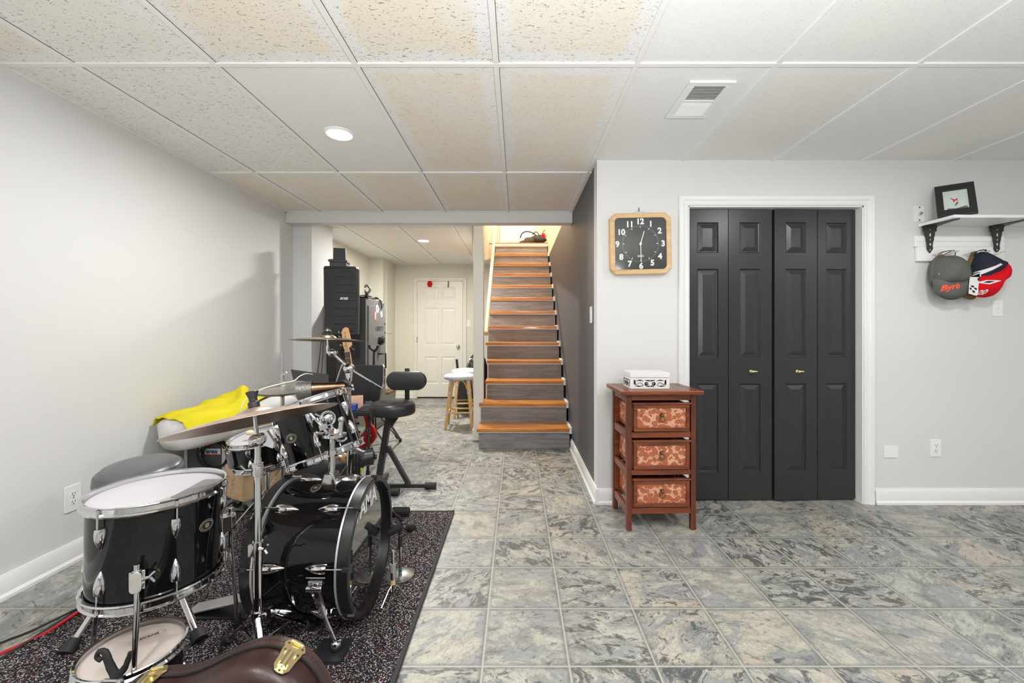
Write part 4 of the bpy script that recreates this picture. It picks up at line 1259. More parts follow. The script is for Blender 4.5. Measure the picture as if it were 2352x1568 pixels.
# bass drum, axis along x
BD = Vector((-.797, 1.752, .287)); bR, bL = .254, .295
m = frame(BD, (1, 0, 0), (0, 0, 1))
bd = thing('bass_drum', 'glossy black bass drum lying on its side with mirror-black front head', 'drum', m=m)
h = bL / 2
build('shell', MB().lathe([(bR, -h - .012), (bR, h + .012)], n=72), M['black'], bd, ang=60)
for s_ in (1, -1):
    build('hoop', MB().lathe([(bR - .010, s_ * (h + .006)), (bR - .010, s_ * (h + .046)), (bR - .006, s_ * (h + .048)), (bR + .009, s_ * (h + .048)), (bR + .012, s_ * (h + .045)), (bR + .012, s_ * (h + .009)), (bR + .010, s_ * (h + .006))], n=72, closed=True), plain('satin_black_hoop', (.007, .007, .008), .35), bd, ang=30)
    build('counter_ring', MB().lathe([(bR + .001, s_ * (h - .001)), (bR + .001, s_ * (h + .0062)), (bR + .013, s_ * (h + .0062)), (bR + .013, s_ * (h - .001))], n=72, closed=True), M['alu'], bd)
build('front_head', MB().lathe([(0, h + .024), (bR - .012, h + .024), (bR - .010, h + .020)], n=72), M['head_black'], bd)
build('batter_head', MB().lathe([(0, -h - .020), (bR - .010, -h - .020)], n=72), M['head_white'], bd)
mt = Matrix((Vector((0, 1, 0)), Vector((1, 0, 0)), Vector((0, 0, 1)))).transposed()
# local frame of the drum: x = up, y = -world y ... lettering stands upright on the head
tm = text_mesh('TAMA', .098, .0004, .002, 0.0, sx=.95)
lm = m.inverted() @ Matrix.Translation((BD.x + h + .0246, 1.735, .287 + .168)) @ Matrix(((0, 0, 1, 0), (1, 0, 0, 0), (0, 1, 0, 0), (0, 0, 0, 1)))
build('head_lettering', MB().mesh_in(tm, lm), M['whiteprint'], bd, smooth=False)
for i in range(8):
    a = R(37 + 45 * i)
    er = Vector((math.cos(a), math.sin(a), 0))
    for s_ in (1, -1):
        mb = MB(); zc = s_ * (h - .070)
        mm = frame(er * (bR - .001) + Vector((0, 0, zc)), (0, 0, 1), er)
        lug_mesh(mb, mm, .080, s_, 1.5)
        mb.cyl(er * (bR + .013) + Vector((0, 0, zc + s_ * .03)), er * (bR + .013) + Vector((0, 0, s_ * (h + .034))), .0028, n=8)
        lg = build('lug', mb, M['chrome'], bd)
        mb = MB(); mb.T = frame(er * (bR + .016) + Vector((0, 0, s_ * (h + .034))), (0, 0, 1), er)
        mb.box((-.008, -.008, -.006), (.004, .008, .016)).box((-.024, -.006, .012 if s_ > 0 else -.016), (.004, .006, .018 if s_ > 0 else -.010)); mb.T = Matrix.Identity(4)
        build('claw', mb, M['blackmetal'], lg, bevel=.001)
b_, p_ = badge_mesh(bR, R(12), -.02)
bb = build('badge', b_, M['brassy'], bd); build('badge_print', p_, M['blackplastic'], bb)
# spurs
bk_ = MB(); bk_.T = frame((-.722, 1.517, .262), (0, -.8, -.35), (1, 0, 0))
bk_.box((-.036, -.034, -.016), (.036, .034, .008)).box((-.026, -.024, .006), (.026, .024, .018)).cyl((0, .0, .0), (0, .0, .034), .020, n=16).cyl((-.028, .004, .026), (.028, .004, .026), .012, n=14)
bk_.T = Matrix.Identity(4)
build('spur_bracket', bk_, M['chrome'], bd, world=True, bevel=.003)
mb = MB().tube([(-.722, 1.498, .255), (-.700, 1.500, .175), (-.692, 1.502, .150)], [.018, .014, .011]).tube([(-.692, 1.502, .15), (-.652, 1.508, .045)], .0075).ball((-.652, 1.508, .042), .019, n=14)
mb.tube([(-.652, 1.508, .045), (-.64, 1.50, .062), (-.628, 1.50, .066)], .005)
sp = build('spur', mb, M['chrome'], bd, world=True)
build('spur_tip', MB().ball((-.652, 1.508, .036), .0195, n=14), M['rubber'], sp, world=True)
mb = MB().tube([(-.72, 1.99, .25), (-.70, 2.10, .22), (-.625, 2.40, .045)], .0065).cyl((-.72, 1.97, .25), (-.72, 2.01, .25), .018)
sp2 = build('spur', mb, M['chrome'], bd, world=True)
build('spur_tip', MB().cyl((-.632, 2.375, .058), (-.612, 2.45, .016), .012, .024, n=14), M['rubber'], sp2, world=True)
# tom holder on top of the bass drum
mb = MB()
mb.prism([(-.034, 0), (.034, 0), (.020, .046), (-.020, .046)], -.03, .03, Matrix.Translation((-.776, 1.752, .536)))
build('holder_base', mb, M['chrome'], bd, world=True, bevel=.005)
mb = MB().cyl((-.776, 1.752, .58), (-.776, 1.76, .74), .0125, n=18).cyl((-.776, 1.756, .655), (-.776, 1.757, .675), .019, n=18)
mb.box((-.802, 1.742, .660), (-.750, 1.752, .672))
build('holder_post', mb, M['chrome'], bd, world=True)
mb = MB()
mb.lathe([(0, .0), (.030, .0), (.048, .006), (.048, .018), (.030, .024), (.024, .040), (0, .042)], Matrix.Translation((-.768, 1.76, .725)), 24)
mb.cyl((-.74, 1.75, .73), (-.735, 1.75, .80), .010, n=12).ball((-.735, 1.75, .803), .013, n=12)
mb.tube([(-.79, 1.755, .74), (-.84, 1.76, .745), (-.86, 1.79, .78)], .009)
build('holder_clamp', mb, M['chrome'], bd, world=True)

board = build('wood_pad', MB().box((-.725, 1.455, .0125), (-.615, 1.565, .024)), M['blackplastic'])
tag(board, 'small dark board on the rug under the front spur of the bass drum', 'board')

# snare drum on its stand
SN = Vector((-1.445, 2.42, .505)); snn = Vector((-.12, -.13, .98)).normalized()
a_cam2 = math.atan2(-2.42, 1.445)
sn = drum('snare_drum', 'shallow glossy black snare drum with white head behind the floor tom', SN, snn, .172, .135, 8, a_cam2 + R(-28), ('head_white', 'head_clear'), both=True, lugL=.045)
mb = MB(); mb.T = frame(P_(0, 0, 0), (0, 0, 1))
a = a_cam2 - R(72); er = Vector((math.cos(a), math.sin(a), 0))
mb.T = frame(er * .176, (0, 0, 1), er)
mb.box((-.004, -.018, -.05), (.022, .018, .040)).box((.02, -.006, .01), (.030, .006, .065)); mb.T = Matrix.Identity(4)
build('snare_strainer', mb, M['chrome'], sn, bevel=.003)
pp = build('crumpled_paper', MB().ball((-1.50, 2.35, .602), .026, sy=.8, sz=.55, n=10).ball((-1.475, 2.36, .598), .018, sz=.5, n=8), M['paper'])
tag(pp, 'small crumpled tan paper lying on the snare drum head', 'paper')

def tripod(t, c, hub, feet, r=.006, mat='chrome', brace=True, world=True, footr=.013):
    for fx, fy in feet:
        top = Vector((c[0], c[1], hub)); fp = Vector((fx, fy, .014))
        d_ = (fp - top)
        mb = MB().tube([top + d_ * .05, fp], r, n=8, flat=.6)
        if brace:
            mb.tube([Vector((c[0], c[1], hub * .45)), top + d_ * .55], r * .7, n=6)
        l_ = build('leg', mb, M[mat], t, world=world)
        q = fp - d_.normalized() * .045
        build('rubber_foot', MB().cyl(q, fp, footr * .8, footr, n=12), M['rubber'], l_, world=world)
def around(c, r, a0, n=3): return [(c[0] + r * math.cos(R(a0) + 2 * PI * i / n), c[1] + r * math.sin(R(a0) + 2 * PI * i / n)) for i in range(n)]

ss = thing('snare_stand', 'chrome basket stand holding the snare drum', 'stand', (-1.445, 2.42, 0))
c = (-1.445, 2.42)
build('pole', MB().cyl((c[0], c[1], .10), (c[0], c[1], .36), .012).cyl((c[0], c[1], .22), (c[0], c[1], .25), .018), M['chrome'], ss, world=True)
for x, y in around(c, .19, -70):
    zt_ = .43 + (c[0] - x) * -.14
    mb = MB().tube([(c[0], c[1], .355), ((c[0] + x) / 2, (c[1] + y) / 2, .37), (x, y, zt_ + (y - c[1]) * .13), (x, y, zt_ + .03 + (y - c[1]) * .13)], .0065, n=8)
    build('basket_arm', mb, M['chrome'], ss, world=True)
tripod(ss, c, .27, [(-1.22, 2.31), (-1.62, 2.25), (-1.52, 2.62)])

# small tom on the rug
sd = drum('small_tom', 'small black tom with clear head standing on the rug in the foreground', (-1.2, 1.31, .1005), (0, 0, 1), .124, .145, 6, R(-30), ('head_clear', 'head_clear'), lugL=.04, rim=.015)
mb = MB()
tm = text_mesh('EVANS', .016, .0001, .0003)
mb.mesh_in(tm, Matrix.Translation((.0, .055, .0775)) @ Matrix.Rotation(R(42), 4, 'Z'))
mb.T = Matrix.Translation((.0, .055, .0776)) @ Matrix.Rotation(R(42), 4, 'Z') @ Matrix.Diagonal((1, .33, 1, 1))
mb.lathe([(.041, 0), (.0425, 0)], n=32); mb.T = Matrix.Identity(4)
build('head_lettering', mb, M['blackplastic'], sd, smooth=False)

# ------------------------------------------------------------------ cymbals and stands
def cymbal(name, label, c, n_, R_, mat, bell=.055, bow=.030, dia=.0012):
    t = thing(name, label, 'cymbal', m=frame(c, n_))
    pr_ = [(.006, bow + .022), (bell * .5, bow + .018), (bell * .85, bow + .008), (bell, bow)]
    for i in range(1, 9):
        q = i / 8; r = bell + (R_ - bell) * q
        pr_.append((r, bow * (1 - q ** 1.6)))
    low = [(r, z - dia) for r, z in pr_[::-1]]
    build('cymbal_plate', MB().lathe(pr_ + low, n=80, closed=True), M[mat], t, ang=25)
    return t
# ride cymbal, low and near
RC = Vector((-.885, 1.42, .868)); rn = Vector((-.235, .14, .96)).normalized()
ride = cymbal('ride_cymbal', 'wide pinkish bronze cymbal tilted low in front of the drums', RC, rn, .258, 'cym_pink', bell=.062, bow=.026)
rs = thing('cymbal_stand', 'straight chrome cymbal stand in front of the bass drum', 'stand', (-.88, 1.42, 0))
jt = Vector((-.880, 1.42, .805))
top_ = RC + rn * .085
mb = MB().tube([jt, jt + rn * .05, RC + rn * .07], .0065, n=10)
build('cymbal_rod', mb, M['chrome'], rs, world=True)
mb = MB().lathe([(.010, 0), (.018, .0), (.018, .016), (.013, .020), (.013, .030), (.020, .052), (.018, .054), (0, .050)], frame(RC + rn * .048, rn), 16)
build('wing_nut', mb, M['blackplastic'], rs, world=True)
mb = MB().cyl(jt + Vector((0, .016, 0)), jt + Vector((0, -.014, 0)), .019, n=20); dome(mb, jt + Vector((0, -.012, 0)), (.2, -1, .1), .021, .018)
mb.prism([(.0, .02), (.03, .03), (.055, -.01), (.05, -.03), (.02, -.02)], .0, .012, Matrix.Translation(jt))
mb.cyl(jt - Vector((0, 0, .0)), jt - Vector((0, 0, .08)), .010)
build('tilter', mb, M['chrome'], rs, world=True)
mb = MB().cyl((-.88, 1.42, .05), (-.88, 1.42, .44), .0145, n=20).cyl((-.88, 1.42, .44), (-.88, 1.42, .74), .0115, n=18)
build('pole', mb, M['chrome'], rs, world=True)
for z, s_ in ((.705, 1), (.440, -1)):
    mb = MB().cyl((-.88, 1.42, z - .02), (-.88, 1.42, z + .02), .017, n=16)
    mb.tube([(-.88 + s_ * -.012, 1.41, z), (-.88 - s_ * .032, 1.405, z), (-.88 - s_ * .046, 1.40, z + .018)], [.007, .005, .004]).tube([(-.88 - s_ * .032, 1.405, z), (-.88 - s_ * .044, 1.40, z - .012)], .004)
    mb.box((-.88 + s_ * .004, 1.402, z - .024), (-.88 + s_ * .022, 1.412, z + .014))
    build('height_clamp', mb, M['chrome'], rs, world=True)
mb = MB().cyl((-.88, 1.42, .195), (-.88, 1.42, .225), .020, n=16).tube([(-.88, 1.41, .21), (-.845, 1.405, .225), (-.825, 1.405, .215)], .005).box((-.832, 1.39, .195), (-.818, 1.415, .25))
build('leg_clamp', mb, M['chrome'], rs, world=True)
tripod(rs, (-.88, 1.42), .225, [(-1.085, 1.56), (-.80, 1.64), (-.76, 1.27)], r=.010, footr=.018)

# crash cymbal on the boom stand
CC = Vector((-1.088, 2.40, 1.118))
cr = cymbal('crash_cymbal', 'flat aged-bronze crash cymbal on a boom stand above the drums', CC, (.01, .065, 1), .200, 'cym_dark', bell=.05, bow=.016)
bs = thing('boom_stand', 'chrome boom cymbal stand behind the rack tom with its rod pointing down right', 'stand', (-.96, 2.40, 0))
j1 = Vector((-1.055, 2.40, 1.050)); j2 = Vector((-.962, 2.40, .958)); end = Vector((-.772, 2.40, .842))
build('cymbal_rod', MB().cyl(j1 + Vector((-.028, 0, .02)), CC + Vector((0, 0, .045)), .006, n=10).cyl(j1 + Vector((-.030, 0, -.005)), j1 + Vector((-.030, 0, .04)), .009, n=10), M['chrome'], bs, world=True)
build('wing_nut', MB().lathe([(.006, .0), (.022, 0), (.022, .006), (.019, .010), (.022, .013), (.022, .017), (.012, .024), (.008, .032), (0, .036)], Matrix.Translation(CC + Vector((0, 0, .038))), 16), M['blackplastic'], bs, world=True)
mb = MB().cyl(j1 + Vector((0, .014, 0)), j1 + Vector((0, -.010, 0)), .024, n=22); dome(mb, j1 + Vector((0, -.008, 0)), (.3, -1, .2), .026, .022)
build('tilter', mb, M['chrome'], bs, world=True)
build('boom_arm', MB().tube([j1, j1.lerp(j2, .6)], .0105, n=12).tube([j1.lerp(j2, .5), j2], .008, n=10).tube([j2, end], .006, n=10), M['chrome'], bs, world=True)
mb = MB().cyl(j2 + Vector((0, .018, 0)), j2 + Vector((0, -.016, 0)), .026, n=22).lathe([(.025, -.005), (.024, -.02), (.017, -.075), (.0, -.078)], Matrix.Translation(j2) @ Matrix.Diagonal((1, .6, 1, 1)), 20); dome(mb, j2 + Vector((0, -.014, 0)), (.15, -1, .1), .027, .020)
build('boom_clamp', mb, M['chrome'], bs, world=True)
build('pole', MB().cyl((-.962, 2.40, .52), (-.962, 2.40, .90), .0105, n=16).cyl((-.962, 2.40, .08), (-.962, 2.40, .54), .014, n=16), M['chrome'], bs, world=True)
build('height_clamp', MB().cyl((-.962, 2.40, .50), (-.962, 2.40, .55), .020, n=16).cyl((-.962, 2.40, .84), (-.962, 2.40, .87), .018, n=14).ball((-.940, 2.385, .86), .012, n=10).ball((-.935, 2.385, .84), .010, n=10), M['chrome'], bs, world=True)
tripod(bs, (-.962, 2.40), .42, [(-1.20, 2.20), (-.70, 2.55), (-1.08, 2.66)], r=.007)

# hi-hat
HH = Vector((-1.492, 2.66, .815))
hh = thing('hi_hat', 'pair of silvery hi-hat cymbals on a thin rod stand behind the snare', 'hi-hat', (HH.x, HH.y, 0))
def cym_profile(R_, bell, bow, s_):
    pr_ = [(.006, s_ * (bow + .018)), (bell * .5, s_ * (bow + .015)), (bell, s_ * bow)]
    for i in range(1, 8):
        q = i / 7; pr_.append((bell + (R_ - bell) * q, s_ * bow * (1 - q ** 1.6)))
    return pr_ + [(r, z - s_ * .0014) for r, z in pr_[::-1]]
mtilt = frame(HH, (.04, -.11, 1))
build('top_cymbal', MB().lathe(cym_profile(.182, .05, .018, 1), mtilt, 72, closed=True), M['cym_silver'], hh, world=True, ang=25)
build('bottom_cymbal', MB().lathe(cym_profile(.182, .05, .016, -1), frame(HH - Vector((0, 0, .012)), (.04, -.11, 1)), 72, closed=True), M['cym_silver'], hh, world=True, ang=25)
build('rod', MB().cyl((HH.x, HH.y, .5), (HH.x, HH.y, 1.035), .0038, n=8), M['steel'], hh, world=True)
build('clutch', MB().cyl((HH.x, HH.y, .85), (HH.x, HH.y, .90), .012).tube([(HH.x - .02, HH.y, .875), (HH.x, HH.y, .885), (HH.x + .026, HH.y, .91)], .006).cyl((HH.x, HH.y, .845), (HH.x, HH.y, .852), .020).cyl((HH.x, HH.y, .905), (HH.x, HH.y, .925), .009), M['steel'], hh, world=True)
build('seat_cup', MB().lathe([(.012, 0), (.026, .018), (.030, .03), (0, .03)], Matrix.Translation((HH.x, HH.y, .755)), 18), M['rubber'], hh, world=True)
build('pole', MB().cyl((HH.x, HH.y, .06), (HH.x, HH.y, .755), .012), M['chrome'], hh, world=True)
tripod(hh, (HH.x, HH.y), .33, [(-1.29, 2.78), (-1.60, 2.47), (-1.58, 2.86)])

# cowbell with duct tape
cb = thing('cowbell', 'long bronze conical bell with silver tape round its mouth clamped to the boom stand', 'bell', (-1.1, 2.37, .86))
q0, q1 = W(686, 898, 2.34), W(794, 889, 2.39)
mm = frame(q0, q1 - q0)
L = (q1 - q0).length
build('bell_body', MB().lathe([(.044, 0), (.050, 0), (.030, L), (.0, L)], mm @ Matrix.Diagonal((.8, 1, 1, 1)), 28), M['bronze'], cb, world=True)
build('tape_wrap', MB().lathe([(.0515, -.004), (.0495, .075), (.0485, .075), (.049, -.004), (.042, -.006)], mm @ Matrix.Diagonal((.83, 1.03, 1, 1)), 18), M['tape'], cb, world=True)
build('clamp', MB().tube([q1 + Vector((-.05, -.01, .03)), q1 + Vector((-.005, -.005, .035)), q1 + Vector((.02, 0, .01))], [.006, .012, .010], smooth=3).cyl(q1 + Vector((.01, -.02, .01)), q1 + Vector((.04, -.02, .01)), .006), M['blackmetal'], cb, world=True)

# white cable
tag(build('white_cable', MB().tube([W(552, 955, 2.50), W(556, 932, 2.50), W(572, 910, 2.52), W(605, 892, 2.55), W(645, 881, 2.62), W(675, 874, 2.70), W(688, 864, 2.74), W(703, 858, 2.80), W(718, 860, 2.95)], .0032, smooth=5), M['white']),
    'thin white cable arching over the hi-hat cymbals', 'cable')

# kick pedal
kp = thing('kick_pedal', 'silver bass drum pedal lying on a black plate between floor tom and bass drum', 'pedal', (-1.2, 1.75, .0125))
build('base_plate', MB().box((-1.33, 1.68, .0125), (-.99, 1.79, .018)), M['blackmetal'], kp, world=True)
mb = MB().prism([(-.17, 0), (-.14, -.004), (.13, .060), (.13, .067), (-.14, .006)], -.036, .036, Matrix.Translation((-1.18, 1.735, .024)))
build('footboard', mb, M['alu'], kp, world=True, bevel=.003)
build('pedal_frame', MB().tube([(-1.03, 1.69, .018), (-1.03, 1.69, .20), (-1.03, 1.79, .20), (-1.03, 1.79, .018)], .007).cyl((-1.03, 1.74, .20), (-1.02, 1.74, .33), .004).ball((-1.015, 1.74, .335), .022, n=12), M['chrome'], kp, world=True)

# throne behind the floor tom
th = thing('drum_throne', 'round grey vinyl drum throne seat behind the floor tom', 'stool', (-1.68, 1.92, 0))
sR = .158
mb = MB().lathe([(0, .600), (sR * .5, .600), (sR * .82, .592), (sR * .97, .570), (sR, .540), (sR * .98, .515), (sR * .9, .505), (0, .505)], frame((-1.68, 1.92, -.010), (.0, -.10, 1)), 48)
build('seat', mb, M['greyvinyl'], th, world=True, ang=60)
build('seat_piping', MB().torus(frame((-1.68, 1.92 - .055, .562), (0, -.10, 1)), sR * .93, .0028, n=48, k=6), M['blackvinyl'], th, world=True)
build('pole', MB().cyl((-1.68, 1.92, .12), (-1.68, 1.90, .50), .014), M['chrome'], th, world=True)
tripod(th, (-1.66, 1.90), .30, [(-1.185, 1.565), (-1.62, 1.50), (-1.85, 2.15)], r=.012, footr=.027)

# mic stands in front of the bass drum
ds = thing('desk_mic_stand', 'round-based desktop microphone stand with black clip beside the bass drum', 'mic stand', (-.553, 1.985, .0125))
build('base', MB().lathe([(0, .014), (.012, .014), (.030, .010), (.062, .006), (.066, .003), (.066, 0), (0, 0)], n=36), plain('brushed_dark_steel', (.30, .30, .30), .35, 1.0), ds)
build('pole', MB().cyl((0, 0, .01), (0, 0, .20), .007), M['chrome'], ds)
build('grip', MB().cyl((0, 0, .14), (0, 0, .19), .0105).cyl((0, 0, .196), (0, 0, .225), .010).ball((0, 0, .228), .011, n=10), M['rubber'], ds)
build('green_band', MB().cyl((0, 0, .018), (0, 0, .030), .0085), plain('green_band', srgb(24, 96, 70), .5), ds)
build('mic_clip', MB().lathe([(.013, 0), (.016, .0), (.019, .065), (.016, .065)], frame((.012, -.012, .246), (-.75, -.1, -.42)), 18, closed=True), M['rubber'], ds)
ts = thing('small_tripod', 'short chrome tripod stand without a clip beside the bass drum front', 'mic stand', (-.535, 1.805, .0125))
build('tube', MB().cyl((0, 0, .15), (0, 0, .215), .0065).lathe([(.0045, .215), (.009, .212), (.009, .208)], n=12).cyl((0, 0, .075), (0, 0, .135), .0095), M['chrome'], ts)
build('collar', MB().cyl((0, 0, .122), (0, 0, .155), .0125), plain('grey_collar', srgb(140, 140, 134), .5), ts)
build('yellow_label', MB().cyl((0, 0, .068), (0, 0, .088), .0101), plain('tan_label', srgb(206, 178, 116), .5), ts)
for x, y in ((-.03, -.07), (.065, .005), (-.035, .055)):
    l_ = build('leg', MB().tube([(0, 0, .07), (x * .35, y * .35, .056), (x, y, .004)], .0032, n=6).tube([(0, 0, .02), (x * .45, y * .45, .044)], .0024, n=6).cyl((0, 0, .018), (0, 0, .07), .004), M['chrome'], ts)
    build('rubber_foot', MB().ball((x, y, .005), .0065, n=8), M['rubber'], l_)

# ------------------------------------------------------------------ guitar case in the foreground (standing on its side)
gcs = thing('guitar_case', 'brown leather guitar case with brass latches standing in the foreground', 'guitar case', (-.7, 1.04, 0))
top = [(770, 1568), (757, 1540), (742, 1515), (720, 1490), (690, 1470), (665, 1460), (640, 1455), (615, 1457), (590, 1463), (565, 1472), (540, 1484), (515, 1497), (490, 1508), (465, 1516), (440, 1521), (410, 1522), (380, 1525), (355, 1531), (330, 1543), (312, 1556), (300, 1568)]
YBK = 1.10
prof = [((px - VX) * YBK / F, CAMZ - (py - VY) * YBK / F) for px, py in top]
right = [(-.455, .03), (-.435, .09), (-.440, .16), (-.455, .21)]
left = [(-1.035, .215), (-1.06, .20), (-1.30, .185), (-1.62, .18), (-1.66, .16), (-1.66, .05), (-1.62, .03)]
outline = [(-.49, .0)] + right + prof + left + [(-1.30, .022), (-1.06, .01)]
def offs(pts, d_):
    out = []
    n = len(pts)
    for i in range(n):
        a = Vector(pts[i - 1]); b = Vector(pts[(i + 1) % n]); t_ = (b - a).normalized()
        nn = Vector((-t_.y, t_.x))
        out.append((pts[i][0] + nn.x * d_, pts[i][1] + nn.y * d_))
    return out
def shell_part(y0, y1, steps):
    mb = MB(); rings = []
    for y, d_ in steps:
        o_ = offs(outline, d_)
        rings.append([mb.v((x, y, max(z, .0125))) for x, z in o_])
    n = len(outline)
    for a, b in zip(rings[:-1], rings[1:]):
        for i in range(n): mb.f([a[i], a[(i + 1) % n], b[(i + 1) % n], b[i]])
    mb.f(rings[0]); mb.f(rings[-1])
    return mb
build('case_bottom', shell_part(0, 0, [(1.100, .010), (1.098, .002), (1.094, 0), (1.062, 0), (1.060, .004)]), M['brownband'], gcs, world=True, ang=40)
build('case_lid', shell_part(0, 0, [(1.058, .006), (1.056, .003), (1.052, .002), (1.012, .002), (.998, .006), (.988, .014), (.982, .026), (.980, .04)]), M['brownleather'], gcs, world=True, ang=50)
mb = MB(); o_ = offs(outline, .003)
mb.tube([(x, 1.0595, z) for x, z in prof], .003, n=6)
build('seam', mb, M['darkgap'], gcs, world=True)
mb = MB(); pts3 = catmull([Vector((x, 1.080, z)) for x, z in prof], 6)
for i in range(0, len(pts3) - 2, 2):
    a, b = pts3[i], pts3[i + 1]
    mb.tube([a + Vector((0, 0, .0004)), b + Vector((0, 0, .0004))], .0009, n=5)
build('stitching', mb, M['rubber'], gcs, world=True)
def latch(idx, tw=0):
    x, z = prof[idx]; a = Vector(prof[idx - 1]); b = Vector(prof[idx + 1]); t_ = (b - a).normalized(); nn = Vector((t_.y, -t_.x))
    if nn.y < 0: nn = -nn
    # local frame: x along the profile, z outward, y across the seam (towards camera = -y)
    ex_ = Vector((t_.x, 0, t_.y)); ez_ = Vector((nn.x, 0, nn.y)); 
    mm = frame((x, 1.058, z), ez_, ex_)
    ro = bpy.data.objects.new('latch', None); C.objects.link(ro); ro.parent = gcs; ro.matrix_parent_inverse = WM(gcs).inverted()
    sgn = -1 if (mm.to_3x3() @ Vector((0, 1, 0))).y > 0 else 1     # local y that points to the camera
    def yy(v_): return sgn * v_
    mm = mm @ Matrix.Rotation(R(tw), 4, 'Z') @ Matrix.Diagonal((1.5, 1.25, 1.2, 1))
    mb = MB(); mb.T = mm
    ol = [(-.010, -.026), (-.016, -.018), (-.020, -.010), (-.017, -.004), (-.017, .006), (-.015, .020), (-.014, .040), (-.008, .050), (0, .052), (.008, .050), (.014, .040), (.015, .020), (.017, .006), (.017, -.004), (.020, -.010), (.016, -.018), (.010, -.026)]
    mz = Matrix(((1, 0, 0, 0), (0, 0, sgn, 0), (0, 1, 0, 0), (0, 0, 0, 1)))
    mb.prism(ol, .001, .004, mz)
    build('latch_plate', mb, M['brass'], ro, world=True, bevel=.001)
    mb = MB(); mb.T = mm
    mb.box((-.008, min(yy(.006), yy(.036)), .004), (.008, max(yy(.006), yy(.036)), .010))
    mb.cyl((0, yy(.010), .010), (0, yy(.044), .008), .0062, n=14)
    mb.box((-.010, min(yy(-.016), yy(.010)), .004), (-.006, max(yy(-.016), yy(.010)), .008)).box((.006, min(yy(-.016), yy(.010)), .004), (.010, max(yy(-.016), yy(.010)), .008)).cyl((-.011, yy(-.016), .007), (.011, yy(-.016), .007), .003, n=8)
    build('latch_lever', mb, M['brass'], ro, world=True)
    mb = MB(); mb.T = mm
    for px_, py_ in ((-.013, -.012), (.013, -.012), (-.012, .004), (.012, .004), (0, .048)): mb.ball((px_, yy(py_), .004), .0022, n=8)
    build('rivet', mb, M['oldbrass'], ro, world=True)
latch(4); latch(16)

# folded guitar stand yoke next to the small tom
ys = thing('neck_yoke_stand', 'low black guitar stand with hooked yoke beside the small tom', 'guitar stand', (-1.088, 1.135, .0125))
mb = MB().tube([(0, 0, .0), (0, 0, .23)], .010).tube([(-.012, -.02, .0), (0, 0, .04), (-.02, .02, .0)], .007)
build('post', mb, M['blackmetal'], ys)
mb = MB().tube([(-.040, .0, .268), (-.052, .0, .276), (-.046, .0, .292), (-.030, .0, .290), (-.022, .0, .268), (-.012, 0, .245), (0, 0, .225)], [.006, .006, .007, .008, .009, .010, .011], smooth=3)
mb.tube([(0, 0, .225), (.018, 0, .24), (.030, 0, .262), (.038, 0, .290)], [.010, .009, .007, .005], smooth=3)
build('yoke', mb, M['rubber'], ys)
build('wing_bolt', MB().cyl((-.02, -.012, .222), (.02, -.012, .222), .005).ball((.022, -.012, .222), .009, n=8), M['steel'], ys)

# cables on the floor at the left
zf = .006
tag(build('red_cable', MB().tube([(-2.0, 1.20, zf), (-1.93, 1.38, zf), (-1.869, 1.512, zf), (-1.815, 1.598, .012), (-1.80, 1.68, .02), (-1.80, 1.765, .02), (-1.76, 1.85, .018), (-1.72, 2.0, .018)], .0062, smooth=6), M['redrubber']), 'thick red cable on the floor at the left edge of the rug', 'cable')
tag(build('black_cable', MB().tube([(-2.1, 1.28, zf), (-2.0, 1.45, zf), (-1.934, 1.564, zf), (-1.886, 1.637, .006), (-1.83, 1.738, .018), (-1.79, 1.85, .018), (-1.74, 2.05, .018)], .0042, smooth=6), M['rubber']), 'thin black cable on the floor behind the red cable', 'cable')

# ------------------------------------------------------------------ left wall: road case, padded bench, towel, crate
rc_ = thing('road_case', 'dark grey road case with aluminium edging against the left wall', 'case', (-2.05, 2.98, 0))
x0, x1, y0, y1, z1 = -2.20, -1.935, 2.77, 3.20, .49
build('case_body', MB().box((x0, y0, .02), (x1, y1, z1)), M['casepanel'], rc_, world=True)
mb = MB(); e = .018
for x in (x0, x1):
    mb.box((x - e if x == x1 else x - .003, y0 - .004, .02), (x + .003 if x == x1 else x + e, y0 + e, z1))
for z in (.03, z1): mb.box((x0, y0 - .004, z - e), (x1, y0 + .01, z + .004)); mb.box((x1 - .01, y0, z - e), (x1 + .004, y1, z + .004))
mb.box((x0, y0 - .0045, z1 - .085), (x0 + .055, y0, z1)).box((x0 + .10, y0 - .0045, z1 - .14), (x0 + .13, y0, z1))
build('edging', mb, M['alu'], rc_, world=True, bevel=.001)
build('corner_latch', MB().box((x0 - .004, y0 - .010, z1 - .075), (x0 + .045, y0 - .004, z1 - .015)).cyl((x0 + .012, y0 - .015, z1 - .04), (x0 + .012, y0 - .01, z1 - .04), .012).cyl((x0 - .0, y0 - .018, z1 - .072), (x0, y0 - .004, z1 - .072), .006, n=8).cyl((x0 + .035, y0 - .018, z1 - .066), (x0 + .035, y0 - .004, z1 - .066), .005, n=8), M['steel'], rc_, world=True, bevel=.001)
build('sticker', MB().box((x0 + .135, y0 - .0055, .355), (x0 + .24, y0 - .004, .395)), M['whiteprint'], rc_, world=True)
MFW = Matrix.Rotation(R(90), 4, 'X')
build('sticker_text', MB().mesh_in(text_mesh('wee', .046, .0004, .0016), Matrix.Translation((x0 + .182, y0 - .006, .376)) @ MFW), plain('blue_print', srgb(40, 90, 130), .5), rc_, world=True, smooth=False)
build('sticker_line', MB().box((x0 + .135, y0 - .0062, .352), (x0 + .24, y0 - .0050, .357)), M['redcap'], rc_, world=True)
cl = thing('coiled_cable', 'coiled black cable with a red tie hanging in front of the road case', 'cable', (-2.0, 2.73, .38))
mb = MB()
